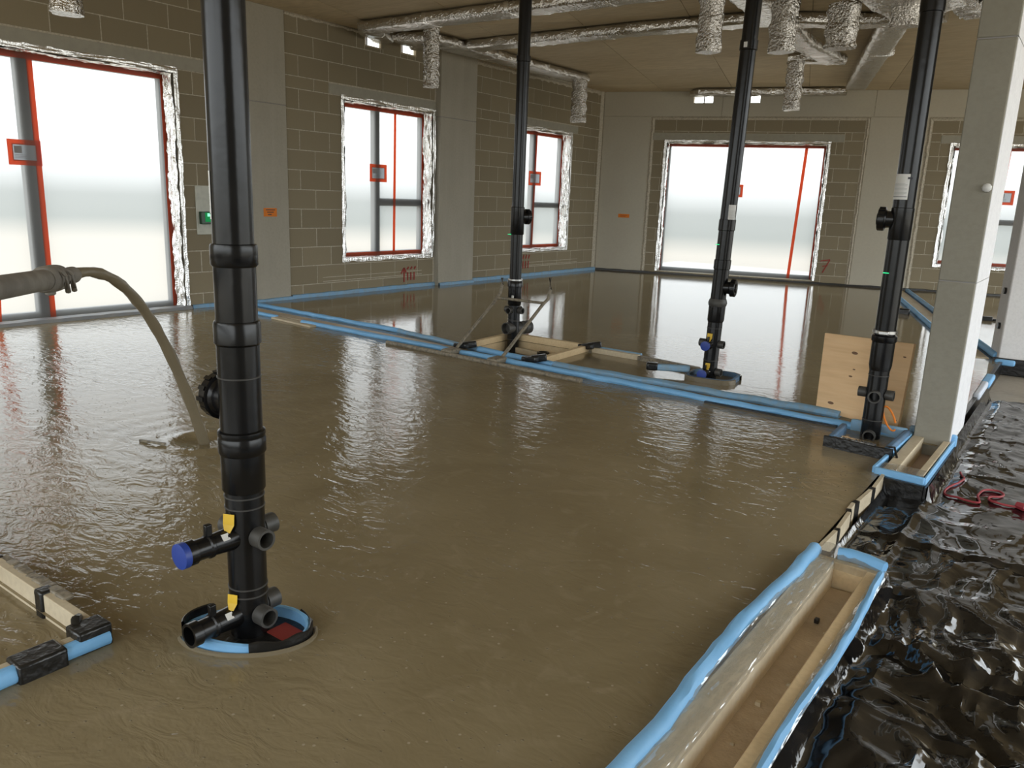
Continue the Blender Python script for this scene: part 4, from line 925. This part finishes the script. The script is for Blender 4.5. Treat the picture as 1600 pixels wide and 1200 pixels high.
MB().box(-.70, -.62, Y1+.0, Y1+.05, -.09, .012).build('black_tape', 'tape_black', t, bevel=.01)
ORD = ('nearest', 'second', 'third', 'fourth', 'fifth', 'sixth', 'seventh')
for k in range(7):
    yy = 2.72-k*.175+random.uniform(-.04, .04); xx = random.uniform(-.585, -.505); s_ = random.uniform(.004, .009)
    b = MB().hexa([(xx+a*s_*random.uniform(.7, 1.4), yy+c*s_*random.uniform(.6, 1.2), z) for z in (-.086, -.082+s_*.9) for a, c in ((-1, -1), (1, -1), (1, 1), (-1, 1))])
    o = b.build('timber_crumb', 'timber_pale', None, bevel=.001)
    tag(o, 'pale timber crumb on the long trough floor, %s to the far end board' % (ORD[k] if k == 0 else ORD[k]+' nearest'), 'debris', 'crumbs on the trough floor', 'thing')
o = MB().box(-.572, -.556, 2.585, 2.605, -.083, -.066).build('plastic_scrap', 'tape_black', None, bevel=.003); tag(o, 'small black and white plastic scrap near the far end of the trough', 'debris')

# edge board between trough and small box
t = thing('edge_board', (-.69, 3.5, -.1), 'cream edge board banded with black tape between the two troughs', 'board')
yb = [2.99, 3.24, 3.27, 3.49, 3.53, 3.62, 3.66, 3.86, 3.90, 4.16]
for i in range(0, len(yb)-1):
    MB().beam((-.690+.012*math.sin(i), yb[i], -.10), (-.690+.012*math.sin(i+1), yb[i+1], -.10), .016 if i % 2 == 0 else .022, .106).build('board_face' if i % 2 == 0 else 'black_tape', 'timber_pale' if i % 2 == 0 else 'tape_black', t, smooth=False)

# small box at the column
t = thing('edge_trough', (-.6, 4.5, -.1), 'short timber edge trough with blue rim in front of the near column', 'trough')
MB().beam((-.664, 4.18, -.12), (-.664, 5.12, -.12), .060, .148).build('left_board', 'timber_pale', t, bevel=.004)
MB().beam((-.528, 4.18, -.12), (-.516, 4.93, -.12), .036, .150).build('right_board', 'timber_pale', t, bevel=.004)
MB().box(-.635, -.545, 4.17, 4.93, -.095, -.07).build('trough_floor', mat('pink_board', (0.44, 0.34, 0.29), .7, noise=(5, .5, (.5, .44, .38))), t)
MB().beam((-.728, 4.15, -.005), (-.498, 4.13, -.005), .022, .038).build('foam_rim', 'foam', t, bevel=.006)
MB().beam((-.732, 4.15, -.005), (-.706, 4.98, -.005), .020, .040).build('foam_rim', 'foam', t, bevel=.006)
MB().beam((-.498, 4.13, -.01), (-.488, 4.98, -.01), .014, .040).build('foam_rim', 'foam', t, bevel=.005)
MB().beam((-.728, 4.125, -.12), (-.496, 4.105, -.12), .012, .118).build('black_skirt', 'tape_black', t, smooth=False); MB().beam((-.488, 4.11, -.12), (-.480, 5.0, -.12), .010, .11).build('black_skirt', 'tape_black', t, smooth=False)
MB().grid([[V(xx, yy, .032+abs(random.gauss(0, .003))) for xx in np.arange(-.71, -.50, .02)] for yy in np.arange(4.14, 4.26, .02)]).build('clear_wrap', 'wrap', t)
MB().box(-.51, -.475, 4.99, 5.03, -.02, .055).build('foam_tuft', 'foam', t, bevel=.012)
MB().box(-.735, -.70, 5.05, 5.10, -.02, .05).build('foam_tuft', 'foam_dirty', t, bevel=.012)

# near column and far pillar
t = thing('concrete_column', (-.6, 5.22, -.1), 'tall bare concrete column at right with one side face coloured bright as if daylit', 'column')
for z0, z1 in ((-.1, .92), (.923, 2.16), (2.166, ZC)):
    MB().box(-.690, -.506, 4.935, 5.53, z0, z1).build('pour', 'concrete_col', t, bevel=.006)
    MB().box(-.506, -.503, 4.945, 5.525, z0, z1).build('lit_side_face', 'lit_side', t)  # thin pale skin, daylight from the right painted on
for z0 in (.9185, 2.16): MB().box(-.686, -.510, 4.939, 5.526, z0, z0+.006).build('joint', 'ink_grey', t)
b = MB(); c = V(-.53, 4.915, 1.42)
o = MB().rev(c, (0, -1, 0), [(-.03, .022), (-.01, .024), (.0, .018), (.006, .006)], 9).build('mortar_blob', 'white', t)
t = thing('concrete_pillar', V(-.35, 8.5, -.1), 'pale concrete pillar at the right edge of the picture', 'column')
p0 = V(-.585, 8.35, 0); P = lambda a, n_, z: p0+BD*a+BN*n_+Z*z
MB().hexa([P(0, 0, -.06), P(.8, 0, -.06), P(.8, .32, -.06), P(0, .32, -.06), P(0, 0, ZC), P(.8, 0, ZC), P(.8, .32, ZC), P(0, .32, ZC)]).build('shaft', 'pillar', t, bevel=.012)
for z_ in (.30, .62): MB().rev(P(-.002, .12, z_), -BD, [(0, .03), (.02, .03), (.02, .02)], 14).build('pipe_bracket', 'tape_black', t)

# plywood
t = thing('plywood_sheet', (-1.05, 5.15, 0), 'sawn plywood sheet standing upright behind the right-hand pipe', 'plywood')
q = [V(-1.310, 5.18, .02), V(-.805, 5.10, -.01), V(-.795, 5.115, -.01), V(-1.300, 5.195, .02)]; r_ = [V(-1.335, 5.27, .505), V(-.800, 5.20, .515), V(-.790, 5.215, .515), V(-1.325, 5.285, .505)]
MB().hexa(q+r_).build('sheet', 'ply', t, bevel=.001)
for fx, fz, w_ in ((.38, .80, .020), (.18, .13, .020), (.40, .60, .009), (.37, .51, .012), (.93, .84, .010), (.96, .12, .009), (.62, .35, .008)):
    a = lerp(q[0], q[1], fx); c = lerp(r_[0], r_[1], fx); p = lerp(a, c, fz); nn = (q[1]-q[0]).cross(r_[0]-q[0]).normalized(); d = (q[1]-q[0]).normalized(); up = nn.cross(d)
    b = MB(); n0 = 12; b.v = [tuple(p+nn*.0012+d*w_*math.cos(2*pi*k/n0)+up*w_*.45*math.sin(2*pi*k/n0)) for k in range(n0)]; b.f = [tuple(range(n0))]; b.build('knot', 'knot', t, smooth=False)

# ------------------------------------------------------------------ black polythene membrane
def fbm(X, Y, s, off, oct=3, ridge=False):
    out = np.zeros(X.shape); amp = 1.0; tot = 0
    for o_ in range(oct):
        g = np.random.default_rng(int(off*100)+o_).random((96, 96)); gx, gy = X*s*2**o_+off+40, Y*s*2**o_+off*1.7+40
        ix, iy = np.floor(gx).astype(int), np.floor(gy).astype(int); fx, fy = gx-ix, gy-iy; fx = fx*fx*(3-2*fx); fy = fy*fy*(3-2*fy)
        v = (g[ix % 96, iy % 96]*(1-fx)+g[(ix+1) % 96, iy % 96]*fx)*(1-fy)+(g[ix % 96, (iy+1) % 96]*(1-fx)+g[(ix+1) % 96, (iy+1) % 96]*fx)*fy
        if ridge: v = 1-np.abs(2*v-1)
        out += v*amp; tot += amp; amp *= .5
    return out/tot
mx_ = np.arange(-.68, 1.25, .012); my_ = np.arange(-.3, 7.0, .013); MX, MY = np.meshgrid(mx_, my_)
wx = MX+.26*(fbm(MX, MY, 3.2, 1.3)-.5); wy = MY+.30*(fbm(MX, MY, 2.7, 5.1)-.5)
near = np.clip((4.2-MY)/1.6, .25, 1)
Hh = .074*near*(fbm(wx*1.35, wy*.95, 3.8, 2.7, 2, True)-.45) + .036*near*(fbm(wx*1.5, wy*.6, 9.0, 8.9, 2, True)-.45) + .007*near*(fbm(wx, wy, 22.0, 6.3, 1, True)-.4) + .014*(fbm(MX, MY, 1.1, 4.4)-.5)
for yy, amp, sg in ((3.53, .014, 1), (2.60, .020, 1), (2.16, .012, -1), (4.72, .009, 1), (5.6, .007, 1)):
    d = MY-(yy+.05*(fbm(MX, MX*0, 2.0, yy)-.5)); Hh += amp*np.exp(-(d/.014)**2)+.006*(1/(1+np.exp(-np.clip(sg*d/.006, -40, 40))))
ex = np.where(MY < 2.99, -.430, np.where(MY < 4.12, -.675, np.where(MY < 5.02, -.478, -.50)))   # edge the sheet turns up against
ed = MX-ex
Hh *= np.clip(ed/.10, .08, 1)
Hh += np.where(ed > 0, .092*np.exp(-(np.maximum(ed, 0)/.016)**1.5), 0)*np.where((MY > 3.0) & (MY < 4.1), .55, 1)
Hh += .016*np.exp(-((MX+.485)/.018)**2)*((MY > 2.95) & (MY < 4.14))
MZ = -.098+Hh
b = MB(); nxm = len(mx_); b.v = list(map(tuple, np.stack([MX, MY, MZ], -1).reshape(-1, 3)))
edge_far = 6.7+.25*fbm(MX, MY, 2.5, 9.9)
ok = (ed > -.004) & (MY < edge_far)
for j in range(len(my_)-1):
    for i in range(nxm-1):
        if ok[j, i] and ok[j, i+1] and ok[j+1, i] and ok[j+1, i+1]: b.f.append((j*nxm+i, j*nxm+i+1, (j+1)*nxm+i+1, (j+1)*nxm+i))
t = b.build('polythene_membrane', 'membrane'); tag(t, 'crumpled glossy black polythene membrane covering the floor at right', 'membrane')
# form edge on the far right
t = thing('edge_form', (-.55, 6.8, -.1), 'dark taped form edge with pale foam rim right of the near column', 'formwork')
MB().beam((-.545, 5.55, -.12), (-.552, 8.30, -.12), .03, .125).build('form_board', 'tape_black', t, bevel=.004)
MB().beam((-.540, 6.45, -.02), (-.545, 7.0, -.02), .05, .055).build('foam_rim', mat('pale_foam', (0.62, 0.68, 0.78), .6), t, bevel=.015); MB().beam((-.545, 7.02, -.03), (-.548, 7.45, -.03), .07, .05).build('foam_rim', 'foam', t, bevel=.015)
MB().beam((-.60, 8.28, -.03), (-.44, 8.29, -.03), .07, .05).build('foam_end', 'foam', t, bevel=.015)
MB().beam((-.62, 8.31, -.12), (1.2, 8.42, -.12), .02, .15).build('black_upstand', 'tape_black', t, bevel=.004)
# red cord
t = thing('red_cord', (-.3, 4.4, -.09), 'red cord looped on the black membrane', 'cord')
pts = [V(-.405, 4.70, 0), V(-.375, 4.60, 0), V(-.385, 4.52, 0), V(-.425, 4.40, 0), V(-.420, 4.30, 0), V(-.36, 4.27, 0), V(-.27, 4.26, 0), V(-.285, 4.36, 0), V(-.27, 4.46, 0), V(-.22, 4.50, 0), V(-.185, 4.47, 0), V(-.195, 4.40, 0), V(-.235, 4.36, 0), V(-.225, 4.31, 0), V(-.17, 4.30, 0), V(-.09, 4.33, 0), V(.02, 4.34, 0)]
def smoothp(P_, n=6):
    out = []
    for i in range(len(P_)-1):
        p0_, p1_, p2_, p3_ = P_[max(i-1, 0)], P_[i], P_[i+1], P_[min(i+2, len(P_)-1)]
        for k in range(n):
            s_ = k/n; out.append(.5*((2*p1_)+(p2_-p0_)*s_+(2*p0_-5*p1_+4*p2_-p3_)*s_*s_+(3*p1_-p0_-3*p2_+p3_)*s_**3))
    return out+[P_[-1]]
def mem_z(xx, yy): return float(MZ[min(len(my_)-1, max(0, int((yy+.3)/.013+.5))), min(nxm-1, max(0, int((xx+.68)/.012+.5)))])
sp = smoothp(pts); sp = [V(p.x, p.y, mem_z(p.x, p.y)+.008) for p in sp]
MB().tube(sp, .0055, 8).build('cord', 'cord', t)
MB().tube([V(-.12+.03*k, 4.325+.006*(-1)**k, mem_z(-.12+.03*k, 4.32)+.016) for k in range(7)], lambda i: .016+.004*(i % 2), 8).build('wound_end', 'cord', t)

# ------------------------------------------------------------------ far bay details
t = thing('bay_form', (-1.6, 11, 0), 'double foam edged form running back to the far wall beyond the column', 'formwork')
A_, B_ = V(-2.47, 14.55, 0), V(-.60, 8.40, 0); off = BD*-.27
strip(along(A_+Z*.02, lerp(A_, B_, .55)+Z*.02, .15), .03, 'foam_strip', 'foam_dirty', t); strip(along(lerp(A_, B_, .84)+Z*.03, B_+Z*.03, .15), .032, 'foam_strip', 'foam', t)
strip(along(A_+off+Z*.02, lerp(A_, B_, .76)+off+Z*.02, .15), .03, 'foam_strip', 'foam', t)
MB().beam(lerp(A_, B_, .0)+off*.5-Z*.05, B_+off*.5-Z*.05, .16, .055).build('batten', 'timber_pale', t, bevel=.004)
MB().beam(lerp(A_, B_, .50)+Z*.01, lerp(A_, B_, .56)+Z*.01, .05, .05).build('black_tape', 'tape_black', t, bevel=.01)
t = thing('pipe_stub', V(-1.96, 11.25, 0), 'short black pipe stub in the screed behind the right-hand pipe', 'pipe stub')
MB().beam((-2.02, 11.25, -.02), (-1.84, 11.27, -.02), .06, .085).build('stub', 'tape_black', t, bevel=.015)
t = thing('pipe_offcut', V(-.98, 11.47, 0), 'black offcut lying on the screed between column and pillar', 'pipe stub')
MB().beam((-1.12, 11.45, -.01), (-.93, 11.48, -.01), .05, .06).build('offcut', 'tape_black', t, bevel=.012); MB().beam((-.93, 11.48, -.01), (-.83, 11.49, -.01), .04, .035).build('offcut_tail', 'tape_black', t, bevel=.01)
